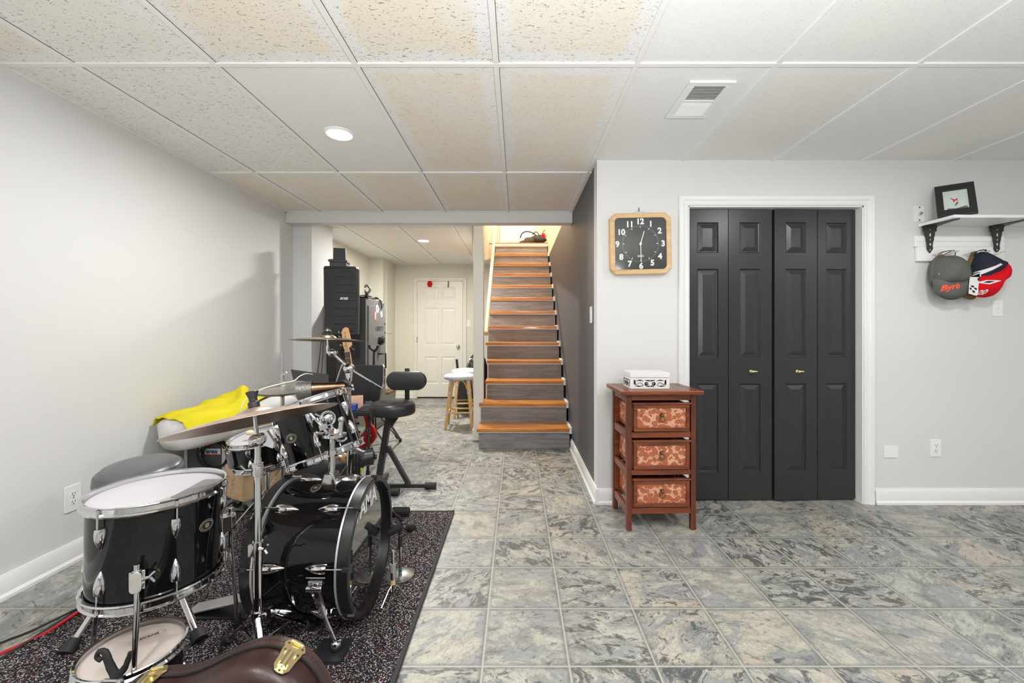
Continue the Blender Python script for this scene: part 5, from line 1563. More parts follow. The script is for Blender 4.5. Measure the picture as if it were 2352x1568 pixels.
for i in range(6):
    mb.torus(frame((-1.985 + random.uniform(-.008, .008), 2.738 + random.uniform(-.012, .012), .365 + random.uniform(-.008, .008)), (random.uniform(-.12, .12), 1, random.uniform(-.1, .1))), .100 + random.uniform(-.02, .012), .0042, n=40, k=6)
build('coil', mb, M['rubber'], cl, world=True)
build('tie', MB().tube([(-2.01, 2.72, .44), (-1.985, 2.715, .465), (-1.95, 2.72, .475)], [.010, .008, .008]).ball((-2.015, 2.72, .435), .015, n=10), M['redcap'], cl, world=True)

# padded bench lying over the case: rounded slab
bA, bB = Vector((-2.095, 2.46, .545)), Vector((-1.66, 3.32, .665))
bn = thing('padded_cushion', 'long light grey padded cushion resting slanted on the road case', 'cushion', bA)
L = (bB - bA).length
ax = (bB - bA).normalized(); sd_ = ax.cross(Vector((0, 0, 1))).normalized(); upv = sd_.cross(ax)
mm = Matrix((sd_, ax, upv)).transposed().to_4x4(); mm.translation = bA
mb = MB(); N = 22; K = 28
rings = []
for i in range(N + 1):
    t_ = i / N
    e_ = min(1, math.sqrt(max(0.0, 1 - (1 - min(1, t_ / .16)) ** 2.2)) * 1.0 + .02)
    e2 = min(1, math.sqrt(max(0.0, 1 - (1 - min(1, (1 - t_) / .12)) ** 2.2)) + .02)
    k_ = min(e_, e2)
    hw, hh_ = .185 * (.55 + .45 * k_) * (k_ ** .4), .100 * (k_ ** .55) * (1.0 - .30 * t_)
    ring = []
    for j in range(K):
        a = 2 * PI * j / K
        cx_, cz_ = math.cos(a), math.sin(a)
        p = 3.2
        rr = (abs(cx_) ** p + abs(cz_) ** p) ** (-1 / p)
        x, z = hw * cx_ * rr, hh_ * cz_ * rr
        z += .010 * math.sin(9 * t_ + x * 8) - (.015 if z < 0 else 0)
        ring.append(mb.v(mm @ Vector((x, t_ * L, z))))
    rings.append(ring)
for a, b in zip(rings[:-1], rings[1:]):
    for j in range(K): mb.f([a[j], a[(j + 1) % K], b[(j + 1) % K], b[j]])
mb.f(rings[0]); mb.f(rings[-1])
build('cushion_body', mb, M['paleplastic'], bn, world=True, ang=60)
# towel
mb = MB(); NU, NV = 46, 30; g = []
for j in range(NV + 1):
    row = []
    for i in range(NU + 1):
        u, v_ = i / NU, j / NV                     # u along the bench, v across
        yy_ = .045 + u * (.76 + .04 * math.sin(5 * v_)) * L
        xx_ = -.205 + v_ * (.33 + .10 * math.sin(3 * u + 1))
        tt = yy_ / L
        hz = .100 * (1.0 - .30 * tt)
        edge = max(0, abs(xx_) - .165)
        z = hz + .010 + .010 * math.sin(9 * tt + xx_ * 8) - edge * 1.3
        z -= .35 * max(0, .09 - tt) * 1.0
        z += .020 * mnoise.noise(Vector((u * 5, v_ * 4, .3))) + .012 * math.exp(-((u - .35 - .25 * v_) / .03) ** 2) + .006 * mnoise.noise(Vector((u * 13, v_ * 11, 2)))
        # bunched fold near the far end
        f1 = math.exp(-((u - .63) / .11) ** 2 - ((v_ - .30) / .36) ** 2)
        z += .085 * f1 + .022 * f1 * math.sin(26 * u + 9 * v_)
        f2 = math.exp(-((u - .82) / .06) ** 2)
        z += .020 * f2
        row.append(mb.v(mm @ Vector((xx_ + .02 * math.sin(7 * u), yy_, z))))
    g.append(row)
for j in range(NV):
    for i in range(NU): mb.f([g[j][i], g[j][i + 1], g[j + 1][i + 1], g[j + 1][i]])
tw = build('yellow_towel', mb, M['towel'], ang=80)
tag(tw, 'bright yellow microfibre towel draped over the grey cushion', 'towel')
mo = tw.modifiers.new('s', 'SOLIDIFY'); mo.thickness = .006
mo = tw.modifiers.new('sub', 'SUBSURF'); mo.levels = 1; mo.render_levels = 1

# pine crate on casters
cr_m = frame((-1.74, 2.66, 0), (0, 0, 1), (.44, .90, 0))
ct = thing('wooden_dolly', 'small knotty pine crate on casters behind the snare drum', 'crate', m=cr_m)
mb = MB().box((0, 0, .085), (.40, .20, .30))
build('box_panel', mb, M['ply'], ct, bevel=.002)
build('corner_seam', MB().box((-.001, -.001, .10), (.0005, .018, .30)).box((-.002, -.002, .085), (.402, .202, .100)), M['pine'], ct, bevel=.002)
for x, y in ((.05, .04), (.35, .04), (.05, .16), (.35, .16)):
    c_ = build('caster', MB().prism([(-.03, 0), (.03, 0), (.012, -.055), (-.004, -.055)], -.016, .016, Matrix.Translation((x, y, .085))), M['alu'], ct)
    build('wheel', MB().cyl((x + .006, y - .011, .026), (x + .006, y + .011, .026), .025, n=20), M['rubber'], c_)
gb = thing('gig_bag', 'long black padded bag lying on the floor behind the rack tom', 'bag', (-1.4, 3.06, 0))
mb = MB().tube([(-1.66, 3.00, .08), (-1.62, 3.01, .11), (-1.45, 3.06, .15), (-1.25, 3.12, .20), (-1.10, 3.16, .22), (-1.06, 3.17, .22)], [.03, .08, .10, .09, .06, .02], n=18, smooth=5)
build('bag_body', mb, M['blackvinyl'], gb, world=True, ang=70)
build('bag_foot', MB().cyl((-1.48, 3.05, .0), (-1.48, 3.05, .08), .022).cyl((-1.2, 3.12, .0), (-1.2, 3.12, .12), .022), M['rubber'], gb, world=True)
wbk = thing('shaker', 'small orange-brown wooden cylinder with a grey band beneath the rack tom', 'shaker', W(783, 1048, 2.66))
p = W(783, 1048, 2.66); d_ = Vector((.9, .1, -.35)).normalized()
build('shaker_body', MB().cyl(p - d_ * .035, p + d_ * .035, .028, n=20), plain('orange_wood', srgb(206, 150, 82), .4), wbk, world=True)
build('band', MB().cyl(p - d_ * .010, p + d_ * .010, .0295, n=20), M['steel'], wbk, world=True)
build('clip', MB().cyl(p + Vector((.03, 0, .0)), Vector((-.955, 2.42, p.z)), .006), M['blackmetal'], wbk, world=True)
# hanging cable bundle on the boom stand
cbn = thing('cable_bundle', 'bundle of looped black cables with yellow tag hanging on the boom stand', 'cable', (-.93, 2.38, .45))
mb = MB()
for i in range(11):
    x = -.945 + .0065 * i; y = 2.36 + random.uniform(-.012, .012)
    mb.tube([(x + random.uniform(-.004, .004), y, .47 + .014 * math.sin(i * .3)), (x + random.uniform(-.004, .004), y - .01, .36), (x + random.uniform(-.005, .005), y, .26), (x + .004, y + .01, .20)], .0042, n=6, smooth=3)
build('cable_strands', mb, M['rubber'], cbn, world=True)
build('yellow_tag', MB().box((-.882, 2.345, .375), (-.872, 2.36, .40)), M['towel'], cbn, world=True)

# music stand desk
ms = thing('music_stand', 'black music stand with tilted flat desk left of the boom stand', 'music stand', (-1.47, 3.10, 0))
mm = frame((-1.51, 3.10, .820), (.15, -.30, .94), (1, 0, 0))
build('desk', MB().prism([(-.21, .09), (.075, .09), (.155, -.10), (-.09, -.10)], -.004, .004, mm @ Matrix.Rotation(R(-90), 4, 'X')), M['blackmetal'], ms, world=True)
build('desk_lip', MB().box((-.09, -.104, -.002), (.155, -.098, .022)), M['blackmetal'], ms).matrix_local = mm if False else Matrix.Translation((0, 0, 0)) @ (Matrix.Translation((1.47, -3.10, 0)) @ mm)
build('pole', MB().cyl((-1.47, 3.11, .05), (-1.47, 3.11, .82), .010), M['blackmetal'], ms, world=True)
tripod(ms, (-1.47, 3.11), .22, [(-1.24, 3.24), (-1.66, 3.22), (-1.47, 2.88)], r=.008, mat='blackmetal', brace=False)

# ------------------------------------------------------------------ bass guitar
GY0 = 3.35
def G(px, py): 
    p = W(px, py, GY0); return Vector((p.x, p.z))
top_p = Vector((-1.672, 4.075, 1.21)); bot_p = Vector((-1.510, 4.00, .045))
ax = (top_p - bot_p).normalized()
nrm = Vector((.0, -1, 0)); nrm = (nrm - ax * nrm.dot(ax)).normalized(); xs_ = nrm.cross(ax) * -1
gm = Matrix((xs_ * -1 if xs_.x < 0 else xs_, -nrm, ax)).transposed().to_4x4(); gm.translation = bot_p
bgt = thing('bass_guitar', 'red electric bass guitar with cream pickguard standing behind the drums', 'guitar', m=gm)
bgt.scale = (1.17, 1.17, 1.17)
body = [(-.02, .0), (.06, .005), (.12, .03), (.155, .08), (.150, .14), (.125, .19), (.120, .235), (.135, .28), (.130, .325), (.105, .345), (.075, .325), (.045, .29), (.0, .275), (-.045, .29), (-.07, .34), (-.10, .385), (-.135, .375), (-.150, .33), (-.135, .27), (-.125, .22), (-.145, .17), (-.170, .11), (-.160, .05), (-.11, .012)]
bp = catmull([Vector((x, 0, z)) for x, z in body + [body[0]]], 4)[:-1]
build('body', MB().prism([(p.x, p.z) for p in bp], -.02, .02), M['red'], bgt, bevel=.006, ang=60)
guard = [(-.05, .12), (.02, .105), (.06, .13), (.085, .19), (.075, .25), (.09, .30), (.06, .30), (.0, .26), (-.06, .30), (-.09, .33), (-.10, .28), (-.085, .22), (-.09, .16)]
gp = catmull([Vector((x, 0, z)) for x, z in guard + [guard[0]]], 3)[:-1]
build('pickguard', MB().prism([(p.x, p.z) for p in gp], -.0235, -.02), M['cream'], bgt, ang=60)
mb = MB().prism([(p[0], p[1]) for p in [(.070, .155), (.090, .165), (.125, .085), (.120, .055), (.100, .060)]], -.024, -.0205)
cp = build('control_plate', mb, M['chrome'], bgt)
build('knob', MB().cyl((.088, -.038, .140), (.088, -.024, .140), .009).cyl((.098, -.038, .115), (.098, -.024, .115), .009).cyl((.106, -.038, .092), (.106, -.024, .092), .009), M['chrome'], cp)
build('bridge', MB().box((-.030, -.034, .075), (.030, -.0205, .092)), M['blackmetal'], bgt)
for z_ in (.130, .200): build('pickup', MB().box((-.035, -.030, z_), (.035, -.0235, z_ + .015)), M['blackplastic'], bgt)
zn, zh = .25, .80
build('neck', MB().prism([(-.029, zn), (.029, zn), (.020, zh), (-.020, zh)], -.020, .004), M['maple'], bgt, bevel=.004)
fbd = build('fretboard', MB().prism([(-.0295, zn), (.0295, zn), (.0205, zh), (-.0205, zh)], -.0255, -.020), M['rosewood'], bgt)
mb = MB()
for i in range(14):
    z = zh - (zh - zn) * (1 - 2 ** (-(i + 1) / 12)) * 1.75
    if z > zn: mb.box((-.024, -.0268, z - .0012), (.024, -.0252, z + .0012))
mb.box((-.021, -.028, zh - .004), (.021, -.022, zh + .004))
build('fret', mb, M['alu'], fbd)
build('fret_marker', MB().cyl((0, -.0262, .71), (0, -.0252, .71), .004, n=10).cyl((0, -.0262, .63), (0, -.0252, .63), .004, n=10), M['white'], fbd)
hs = [(-.020, .80), (.020, .80), (.026, .835), (.040, .852), (.034, .90), (.030, .96), (.026, .995), (.006, 1.005), (-.018, .995), (-.034, .965), (-.030, .93), (-.034, .88), (-.030, .835)]
hd = build('headstock', MB().prism(hs, -.012, .006), M['maple'], bgt, bevel=.003)
for i in range(4):
    z = .858 + .036 * i
    build('tuning_peg', MB().cyl((-.010 + .003 * i, -.026, z), (-.010 + .003 * i, -.010, z), .0065, n=12).cyl((-.045, .0, z), (-.02, .0, z), .003).ball((-.056, .0, z + .004), .013, sx=.6, sz=1.0, n=10), M['steel'], bgt)
mb = MB()
for i in range(4):
    x = -.0135 + .009 * i
    mb.tube([(x * 1.6, -.036, .085), (x * .95, -.030, .80), (-.010 + .003 * i, -.022, .858 + .036 * i)], .0009, n=5)
build('string', mb, M['steel'], bgt)
gs = thing('guitar_stand', 'black stand holding up the red bass guitar', 'guitar stand', (-1.52, 4.17, 0))
build('post', MB().tube([(-1.52, 4.17, .10), (-1.58, 4.17, .6), (-1.66, 4.16, .96)], .011).tube([(-1.66, 4.16, .96), (-1.70, 4.12, .985), (-1.705, 4.03, .99)], .012).tube([(-1.66, 4.16, .96), (-1.61, 4.12, .985), (-1.600, 4.03, 1.00)], .012), M['blackmetal'], gs, world=True)
build('yoke', MB().ball((-1.675, 4.13, .985), .034, n=12).ball((-1.705, 4.03, .995), .016, n=8).ball((-1.60, 4.03, 1.005), .016, n=8), M['rubber'], gs, world=True)
tripod(gs, (-1.52, 4.17), .35, [(-1.25, 4.08), (-1.76, 4.06), (-1.52, 4.50)], r=.011, mat='blackmetal', brace=False)
build('cradle', MB().tube([(-1.66, 3.94, .07), (-1.62, 3.93, .04), (-1.52, 4.12, .035), (-1.40, 3.93, .04), (-1.36, 3.94, .07)], .010), M['rubber'], gs, world=True)

# chrome-framed chair with black vinyl back
cy = 3.78
chr_ = thing('padded_chair', 'chrome-framed chair with tall black vinyl back behind the drums', 'chair', (-1.43, 3.6, 0))
bx0_, bx1_ = -1.640, -1.212
mb = MB().prism([(bx0_ - .02, .54), (bx1_ - .03, .54), (bx1_ + .000, .72), (bx1_ + .002, .850), (bx1_ - .014, .864), (bx0_ + .08, .864), (bx0_ + .055, .835), (bx0_ + .0, .66)], -.012, .012, Matrix.Translation((0, cy, 0)))
build('backrest', mb, M['blackvinyl'], chr_, world=True, bevel=.008, seg=3)
build('frame', MB().tube([(bx1_ - .05, cy + .01, .48), (bx1_ - .02, cy, .60), (bx1_ + .012, cy, .72), (bx1_ + .012, cy, .845), (bx1_ - .01, cy, .872)], .009, smooth=3)
      .tube([(bx0_ + .02, cy + .01, .48), (bx0_ - .02, cy, .58), (bx0_ + .0, cy, .68), (bx0_ + .065, cy, .872)], .009, smooth=3), M['chrome'], chr_, world=True)
build('seat', MB().box((bx0_ + .0, 3.41, .475), (bx1_ + .01, 3.765, .515)), M['blackvinyl'], chr_, world=True, bevel=.012, seg=3)
for x, y, x2, y2 in ((bx0_ + .02, 3.47, bx0_, 3.40), (bx1_ - .01, 3.47, bx1_ + .0, 3.40), (bx0_ + .02, 3.72, bx0_ - .04, 3.90), (bx1_, 3.72, -1.232, 4.42)):
    l_ = build('leg', MB().tube([(x, y, .475), (x2, y2, .02)], .012), M['blackmetal'], chr_, world=True)
    build('rubber_foot', MB().cyl((x2, y2, 0), (x2, y2, .035), .015), M['rubber'], l_, world=True)
tag(build('wood_block', MB().box((-1.425, 3.52, .5155), (-1.315, 3.62, .615), rot=Matrix.Rotation(R(20), 3, 'Z')), M['skinwood'], bevel=.003), 'pale pink-tan wooden block on the chair seat', 'block')
tag(build('blue_case', MB().box((-1.43, 3.425, .5155), (-1.325, 3.495, .570)), M['blue'], bevel=.008), 'blue plastic case on the chair seat before the wooden block', 'case')
mb = MB()
for i in range(4): mb.box((-1.31 + .01 * i, 3.43, .516 + i * .012), (-1.18, 3.66 - .02 * i, .526 + i * .012), rot=Matrix.Rotation(R(-8 + 7 * i), 3, 'Z'))
tag(build('folder_stack', mb, plain('dark_grey_folder', srgb(92, 94, 98), .4), bevel=.001), 'stack of dark grey folders on the right of the chair seat', 'folders')

# ------------------------------------------------------------------ stool with backrest
stl = thing('backrest_stool', 'black round stool with pill-shaped backrest on a folding steel base', 'stool', (-.90, 3.15, 0))
sc = W(902, 940, 3.15)
sx_, sy_ = sc.x, 3.15
mb = MB().lathe([(0, .642), (.135, .640), (.155, .633), (.1645, .618), (.167, .600), (.167, .565), (.162, .552), (.150, .547), (0, .547)], Matrix.Translation((sx_, sy_, 0)), 44)
build('seat', mb, M['blackvinyl'], stl, world=True, ang=50)
build('seat_piping', MB().torus(Matrix.Translation((sx_, sy_, .617)), .158, .003, n=44, k=6), M['rubber'], stl, world=True)
bc = W(934, 874, 3.33)
mb = MB()
pts = rrect(.318, .148, .073, 10)
steps = [(-.030, .86), (-.027, .94), (-.018, .99), (0, 1.0), (.018, .98), (.022, .92)]
rings = [[mb.v((bc.x + x * (1 - (1 - s_) * .5), 3.33 + y, bc.z + z * s_)) for x, z in pts] for y, s_ in steps]
for a, b in zip(rings[:-1], rings[1:]):
    for i in range(len(pts)): mb.f([a[i], a[(i + 1) % len(pts)], b[(i + 1) % len(pts)], b[i]])
mb.f(rings[0]); mb.f(rings[-1])
build('backrest', mb, M['blackvinyl'], stl, world=True, ang=50)
build('backrest_bar', MB().box((bc.x - .020, 3.348, .60), (bc.x + .016, 3.358, .872)).box((bc.x - .018, 3.345, bc.z + .072), (bc.x + .018, 3.36, bc.z + .080)).box((bc.x - .020, 3.18, .530), (bc.x + .016, 3.358, .545)).box((bc.x - .02, 3.345, .53), (bc.x + .016, 3.358, .61)), M['blackmetal'], stl, world=True)
A = W(893, 965, 3.15); B = W(868, 1118, 3.12)
def beam(mb, a, b, w_, d_):
    a, b = Vector(a), Vector(b); dd = b - a
    mm = frame(a, dd, (1, 0, 0)); mb.T = mm
    mb.box((-w_ / 2, -d_ / 2, 0), (w_ / 2, d_ / 2, dd.length)); mb.T = Matrix.Identity(4)
mb = MB(); beam(mb, (A.x + .004, 3.15, .545), (B.x, 3.12, .02), .042, .05)
build('upright', mb, M['blackmetal'], stl, world=True, bevel=.004)
Cc, D = W(888, 1050, 3.12), W(940, 1118, 3.10)
mb = MB(); beam(mb, (Cc.x, 3.15, .30), (D.x, 3.10, .03), .030, .045)
mb.cyl((Cc.x + .012, 3.10, .285), (Cc.x + .012, 3.14, .285), .014).box((Cc.x - .02, 3.09, .27), (Cc.x + .03, 3.10, .31))
mb.prism([(-.0, .545), (.07, .545), (.0, .44)], -.02, .02, Matrix.Translation((A.x + .02, 3.15, 0)))
build('strut', mb, M['blackmetal'], stl, world=True, bevel=.003)
mb = MB(); 
mb.box((-1.04, 3.09, .010), (-.62, 3.115, .040)).box((B.x - .015, 3.09, .012), (B.x + .016, 3.34, .040))
build('floor_bar', mb, M['blackmetal'], stl, world=True, bevel=.003)
for xa_, xb_, yy_ in ((-.68, -.60, 3.10), (-.99, -.84, 2.98), (-1.06, -1.02, 3.10)): build('rubber_end', MB().cyl((xa_, yy_, .026), (xb_, yy_, .026), .025, n=18), M['rubber'], stl, world=True)
build('front_foot_bar', MB().box((-.99, 2.97, .014), (-.96, 3.10, .034)), M['blackmetal'], stl, world=True)
# black ribbed foot peeking out beyond the bass drum
bfs = thing('folding_stand_foot', 'black ribbed rubber foot bar at the far edge of the rug behind the bass drum', 'stand', (-.8, 2.62, 0))
build('bar', MB().cyl((-.98, 2.62, .038), (-.74, 2.62, .038), .014), M['blackmetal'], bfs, world=True)
mb = MB().cyl((-.78, 2.62, .040), (-.675, 2.62, .040), .026, n=18)
for i in range(18):
    a = 2 * PI * i / 18
    mb.box((-.775, 2.62 + .026 * math.cos(a) - .002, .040 + .026 * math.sin(a) - .002), (-.68, 2.62 + .026 * math.cos(a) + .002, .040 + .026 * math.sin(a) + .002))
build('rubber_end', mb, M['rubber'], bfs, world=True)

# ------------------------------------------------------------------ speaker on its pole, tool case, safe
sp_ = thing('loudspeaker', 'tall black column loudspeaker on a pole before the grey safe', 'speaker', (-1.78, 4.3, 0))
y0_ = 4.12
fx0, fx1 = -1.79, -1.60
mb = MB()
ztop, zbot = 1.790, 1.135
pl = [(-1.925, 4.16), (-1.895, y0_ - .005), (-1.79, y0_ - .02), (-1.60, y0_ + .03), (-1.585, y0_ + .08), (-1.66, 4.42), (-1.88, 4.44)]
def slab(mb, pl, z0, z1, s0=1.0, s1=1.0):
    cx = sum(p[0] for p in pl) / len(pl); cy_ = sum(p[1] for p in pl) / len(pl)
    a = [mb.v((cx + (x - cx) * s0, cy_ + (y - cy_) * s0, z0)) for x, y in pl]
    b = [mb.v((cx + (x - cx) * s1, cy_ + (y - cy_) * s1, z1)) for x, y in pl]
    mb.f(a); mb.f(b)
    for i in range(len(pl)):
        j = (i + 1) % len(pl); mb.f([a[i], a[j], b[j], b[i]])
slab(mb, pl, zbot, ztop, .97, 1.0)
build('cabinet', mb, M['speaker'], sp_, world=True, bevel=.006, ang=30)
build('cabinet_top', (lambda m_: (slab(m_, pl, ztop, ztop + .022, 1.01, .97), m_)[1])(MB()), M['speaker'], sp_, world=True, bevel=.004)
mb = MB()
p0_, p1_ = Vector((-1.787, y0_ - .024, 0)), Vector((-1.603, y0_ + .024, 0))
dx = (p1_ - p0_).normalized(); nx = Vector((dx.y, -dx.x, 0))
mt_ = Matrix((dx, -nx, Vector((0, 0, 1)))).transposed().to_4x4(); mt_.translation = p0_
W_ = (p1_ - p0_).length
mb.T = mt_
for i in range(8):
    z0 = zbot + .03 + i * (ztop - zbot - .04) / 8; z1 = z0 + (ztop - zbot - .04) / 8 - .007
    mb.box((.0, -.004, z0), (W_, .004, z1))
mb.T = Matrix.Identity(4)
build('grille', mb, M['grille'], sp_, world=True)
build('brand_lettering', MB().mesh_in(text_mesh('BOSE', .030, .0005, .001, .35), mt_ @ Matrix.Translation((W_ * .45, -.0055, 1.49)) @ MFW), M['alu'], sp_, world=True, smooth=False)
build('pole', MB().box((-1.90, 4.17, .70), (-1.80, 4.27, 1.135)).cyl((-1.85, 4.22, .05), (-1.85, 4.22, .72), .018), M['blackplastic'], sp_, world=True)
tripod(sp_, (-1.85, 4.22), .45, [(-1.60, 4.10), (-1.99, 4.02), (-1.85, 4.48)], r=.011, mat='blackmetal', brace=False)
build('cable', MB().tube([(-1.93, 4.15, 1.15), (-1.90, 4.02, .9), (-1.92, 3.98, .5), (-1.88, 4.02, .02)], .004, smooth=4).tube([(-1.91, 4.12, 1.15), (-1.87, 4.02, .85), (-1.89, 4.0, .5), (-1.86, 4.04, .02)], .004, smooth=4), M['rubber'], sp_, world=True)
tc = thing('tool_case', 'small black plastic case with its lid open on top of the loudspeaker', 'case', (-1.82, 4.35, ztop + .023))
zt2 = ztop + .0225
pl2 = [(-1.90, 4.24), (-1.755, 4.30), (-1.775, 4.43), (-1.91, 4.39)]
mb = MB(); slab(mb, pl2, zt2, zt2 + .09); slab(mb, pl2, zt2 + .062, zt2 + .085, 1.14, 1.14)
build('case_body', mb, M['speaker'], tc, world=True, bevel=.003)
mb = MB(); slab(mb, [(-1.90, 4.32), (-1.785, 4.36), (-1.79, 4.40), (-1.91, 4.37)], zt2 + .09, zt2 + .22, 1.0, .95)
build('lid', mb, M['speaker'], tc, world=True, bevel=.003)

sf = thing('gun_safe', 'tall grey steel safe with dial and stickers in the back room', 'safe', (-1.98, 4.9, 0))
sx0, sx1, sy0, sy1, sz = -2.06, -1.648, 4.56, 5.25, 1.535
build('safe_body', MB().box((sx0, sy0 + .15 - .14, .0), (sx1 - .01, sy1, sz)), M['safe_dark'], sf, world=True, bevel=.006)
dr = build('door', MB().box((sx1 - .010, sy0 + .005, .02), (sx1, sy1, sz - .005)).box((sx1, sy0 + .06, .08), (sx1 + .012, sy1 - .06, sz - .08)), M['safe'], sf, world=True, bevel=.003)
MY = Matrix(((0, 0, 1, 0), (1, 0, 0, 0), (0, 1, 0, 0), (0, 0, 0, 1)))
build('safe_lettering', MB().mesh_in(text_mesh('LIBERTY', .075, .0008, .001), Matrix.Translation((sx1 + .0125, 4.98, 1.195)) @ MY), M['blackplastic'], dr, world=True, smooth=False)
build('dial', MB().cyl((sx1 + .012, 4.98, 1.06), (sx1 + .05, 4.98, 1.06), .055, n=28).cyl((sx1 + .05, 4.98, 1.06), (sx1 + .07, 4.98, 1.06), .035, n=24), M['blackplastic'], dr, world=True)
build('handle', MB().tube([(sx1 + .012, 4.93, .90), (sx1 + .06, 4.93, .90), (sx1 + .06, 5.06, .90), (sx1 + .06, 5.07, .72)], .009), M['blackmetal'], dr, world=True)
build('sticker', MB().cyl((sx1 + .012, 4.90, 1.43), (sx1 + .0145, 4.90, 1.43), .048, n=24).cyl((sx1 + .012, 5.05, 1.37), (sx1 + .0145, 5.05, 1.37), .038, n=7), M['whiteprint'], dr, world=True)
build('sticker_mark', MB().prism([(4.885, 1.42), (4.90, 1.45), (4.92, 1.45), (4.90, 1.41)], .0, .001, TX(sx1 + .0146)).box((sx1 + .0146, 5.035, 1.36), (sx1 + .0156, 5.065, 1.372)), M['blackplastic'], dr, world=True)
build('red_sticker', MB().box((sx1 + .012, 4.80, 1.30), (sx1 + .0145, 4.86, 1.40)), plain('pale_red_sticker', srgb(218, 130, 126), .5), dr, world=True)
build('red_sticker_print', MB().box((sx1 + .0146, 4.822, 1.32), (sx1 + .0154, 4.838, 1.385)), M['whiteprint'], dr, world=True)
build('bolt', MB().cyl((sx1 + .012, 5.17, 1.26), (sx1 + .02, 5.17, 1.26), .010, n=10).cyl((sx1 + .012, 5.19, 1.15), (sx1 + .02, 5.19, 1.15), .010, n=10), M['blackplastic'], dr, world=True)
stp = thing('strap_pile', 'tangled black straps lying on top of the grey safe', 'straps', (-1.75, 4.75, sz))
mb = MB()
for i in range(9):
    a0 = random.uniform(0, 6); cx, cy_ = -1.74 + random.uniform(-.05, .05), 4.78 + random.uniform(-.1, .22)
    mb.tube([(cx + .05 * math.cos(a0 + q) , cy_ + .09 * math.sin(a0 + q * 1.3), sz + .012 + .022 * random.random()) for q in (0, 1, 2, 3, 4, 5)], .012, n=8, smooth=4, flat=.35)
mb.tube([(-1.70, 4.95, sz + .03), (-1.645, 5.0, sz + .01), (-1.63, 5.02, sz - .05), (-1.63, 5.06, sz - .08), (-1.632, 5.1, sz - .02), (-1.68, 5.12, sz + .015)], .012, n=8, smooth=4, flat=.4)
build('strap', mb, M['blackvinyl'], stp, world=True)
hp = thing('headphones', 'grey and black headphones hanging at the right side of the loudspeaker', 'headphones', (-1.66, 4.6, 1.6))
mb = MB().tube([W(838, 660, 4.6), W(842, 655, 4.6), W(850, 663, 4.6), W(846, 672, 4.58), W(838, 670, 4.58)], .012, smooth=4, n=8).tube([W(838, 664, 4.6), W(845, 676, 4.6), W(844, 686, 4.62), W(836, 690, 4.62)], .008, smooth=4, n=8)
build('headband', mb, plain('grey_plastic', srgb(120, 118, 116), .4), hp, world=True)
build('ear_cup', MB().ball(W(842, 678, 4.62), .030, sx=.6, n=12), M['blackplastic'], hp, world=True)
build('cable', MB().tube([W(838, 690, 4.62), W(840, 700, 4.7), (-1.66, 4.7, sz + .01)], .004, smooth=3), M['rubber'], hp, world=True)
gs2 = thing('guitar_stand', 'empty black guitar stand yoke in front of the safe dial', 'guitar stand', (-1.50, 4.35, 0))
e0 = Vector((-1.485, 4.35, .965))
build('post', MB().tube([(-1.50, 4.36, .10), (-1.495, 4.35, .60), e0], .012).tube([(-1.47, 4.36, .10), (-1.478, 4.35, .60), e0], .008), M['blackmetal'], gs2, world=True)
build('yoke', MB().tube([e0 + Vector((-.045, -.02, .062)), e0 + Vector((-.040, -.01, .03)), e0, e0 + Vector((.030, -.01, .02)), e0 + Vector((.048, -.02, .062))], [.012, .012, .016, .012, .010], smooth=3), M['rubber'], gs2, world=True)
tripod(gs2, (-1.485, 4.36), .35, [(-1.28, 4.50), (-1.62, 4.60 - .12), (-1.49, 4.10)], r=.010, mat='blackmetal', brace=False)

# wicker basket by the far wall
wk = thing('wicker_basket', 'grey wicker basket on the floor beside the far white door', 'basket', (-1.99, 6.3, 0))
mb = MB(); q = [(-2.10, 6.10), (-1.86, 6.10), (-1.86, 6.45), (-2.10, 6.45)]; slab(mb, q, .0, .26, .85, 1.0)
build('basket_body', mb, M['wicker'], wk, world=True, bevel=.01)
mb = MB(); slab(mb, q, .26, .275, 1.03, 1.03)
build('rim', mb, plain('brown_leather_rim', srgb(120, 80, 60), .5), wk, world=True)
# wreath hooks on the far door
tag(build('door_hook', MB().box((-1.10 - .10, YE - .030, 1.93), (-1.085 - .10, YE - .013, 2.035)).box((-1.10 - .10, YE - .05, 1.935), (-1.085 - .10, YE - .03, 1.945)).box((-1.20, YE - .05, 1.93), (-1.185, YE - .045, 1.97)), M['safe_dark']), 'grey over-door hook at the top right of the far white door', 'hook')
mb = MB()
for i in range(6):
    a = i * PI / 3
    mb.ball((-1.512 + .02 * math.cos(a), YE - .04, 1.985 + .03 * math.sin(a)), .028, n=10)
mb.box((-1.52, YE - .03, 1.98), (-1.505, YE - .014, 2.04))
tag(build('red_ornament', mb, M['redcap']), 'small red ornament hung at the top left of the far white door', 'ornament')

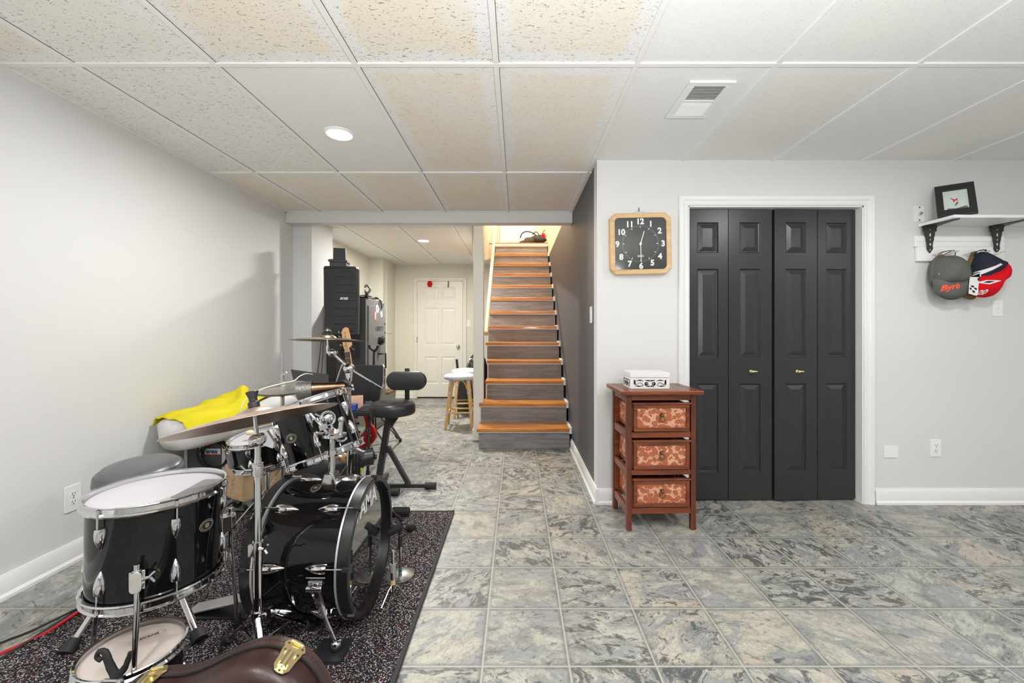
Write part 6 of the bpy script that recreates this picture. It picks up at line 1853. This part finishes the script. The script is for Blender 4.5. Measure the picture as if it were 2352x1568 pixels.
# ------------------------------------------------------------------ rattan stools
def stool():
    t = thing('bar_stool', 'nearer rattan bar stool with woven white seat beside the white post', 'bar stool', (0, 0, 0), group='rattan bar stools by the post')
    Hs = .64
    build('seat', MB().lathe([(0, Hs + .018), (.12, Hs + .014), (.175, Hs), (.192, Hs - .020), (.190, Hs - .045), (.170, Hs - .055), (0, Hs - .055)], n=40), M['seatwhite'], t, ang=60)
    L_ = []
    for i in range(4):
        a = PI / 4 + i * PI / 2
        p0_ = Vector((.140 * math.cos(a), .140 * math.sin(a), Hs - .055)); p1_ = Vector((.222 * math.cos(a), .222 * math.sin(a), .0))
        L_.append((p0_, p1_))
        l_ = build('leg', MB().tube([p0_, p0_.lerp(p1_, .5), p1_], .0165, n=12), M['rattan'], t)
        mb = MB()
        for q in (.03, .26, .66):
            c_ = p0_.lerp(p1_, q); mb.cyl(c_ + Vector((0, 0, .013)), c_ - Vector((0, 0, .013)), .0195, n=12)
        b_ = build('binding', mb, M['white'], l_)
        mb = MB()
        for q in (.03, .26, .66):
            c_ = p0_.lerp(p1_, q)
            for dz in (-.007, .007): mb.cyl(c_ + Vector((0, 0, dz + .002)), c_ + Vector((0, 0, dz - .002)), .0200, n=12)
        build('binding_stripe', mb, M['navy'], b_)
    for i in range(4):
        a0, a1 = L_[i], L_[(i + 1) % 4]
        q = .66
        build('stretcher', MB().tube([a0[0].lerp(a0[1], q + .02 * (i % 2)), a1[0].lerp(a1[1], q + .02 * (i % 2))], .0115, n=10), M['rattan'], t)
        s0, s1 = a0[0].lerp(a0[1], .28), a1[0].lerp(a1[1], .28); mid = (s0 + s1) / 2; mid.z = Hs - .062
        m1 = s0.lerp(mid, .45); m1.z = Hs - .085; m2 = s1.lerp(mid, .45); m2.z = Hs - .085
        build('arch', MB().tube([s0, m1, mid, m2, s1], .009, n=8, smooth=4), M['rattan'], t)
    return t
s1_ = stool(); s1_.location = (-.695, 5.10, 0); s1_.rotation_euler = (0, 0, R(3))
s2_ = copy_tree(s1_); s2_.location = (-.705, 5.74, 0); s2_.rotation_euler = (0, 0, R(10))
s2_['label'] = 'farther rattan bar stool partly hidden behind the nearer one'
# black bag and tall case behind the stools
bp_ = thing('backpack', 'black backpack propped up behind the rattan stools', 'bag', (-.70, 6.2, 0))
mb = MB().lathe([(0, 0), (.13, .0), (.16, .1), (.165, .35), (.15, .6), (.11, .75), (.05, .83), (0, .84)], Matrix.Translation((-.60, 6.35, 0)) @ Matrix.Diagonal((1.1, .8, 1, 1)), 24)
build('bag_body', mb, plain('black_nylon', (.012, .012, .013), .45, bump=(30, .6, .01)), bp_, world=True)
build('strap', MB().tube([(-.68, 6.2, .55), (-.72, 6.16, .66), (-.68, 6.18, .76), (-.62, 6.2, .72)], .010, smooth=4).torus(frame((-.70, 6.18, .66), (0, 1, 0)), .04, .004), M['steel'], bp_, world=True)
pb = thing('equipment_case', 'tall black box standing behind the nearer rattan stool', 'case', (-.72, 5.9, 0))
build('case_body', MB().box((-.86, 6.02, .0), (-.60, 6.15, .60)), M['speaker'], pb, world=True, bevel=.01)
build('handle', MB().cyl((-.853, 6.06, .58), (-.873, 6.06, .76), .018), M['rubber'], pb, world=True)
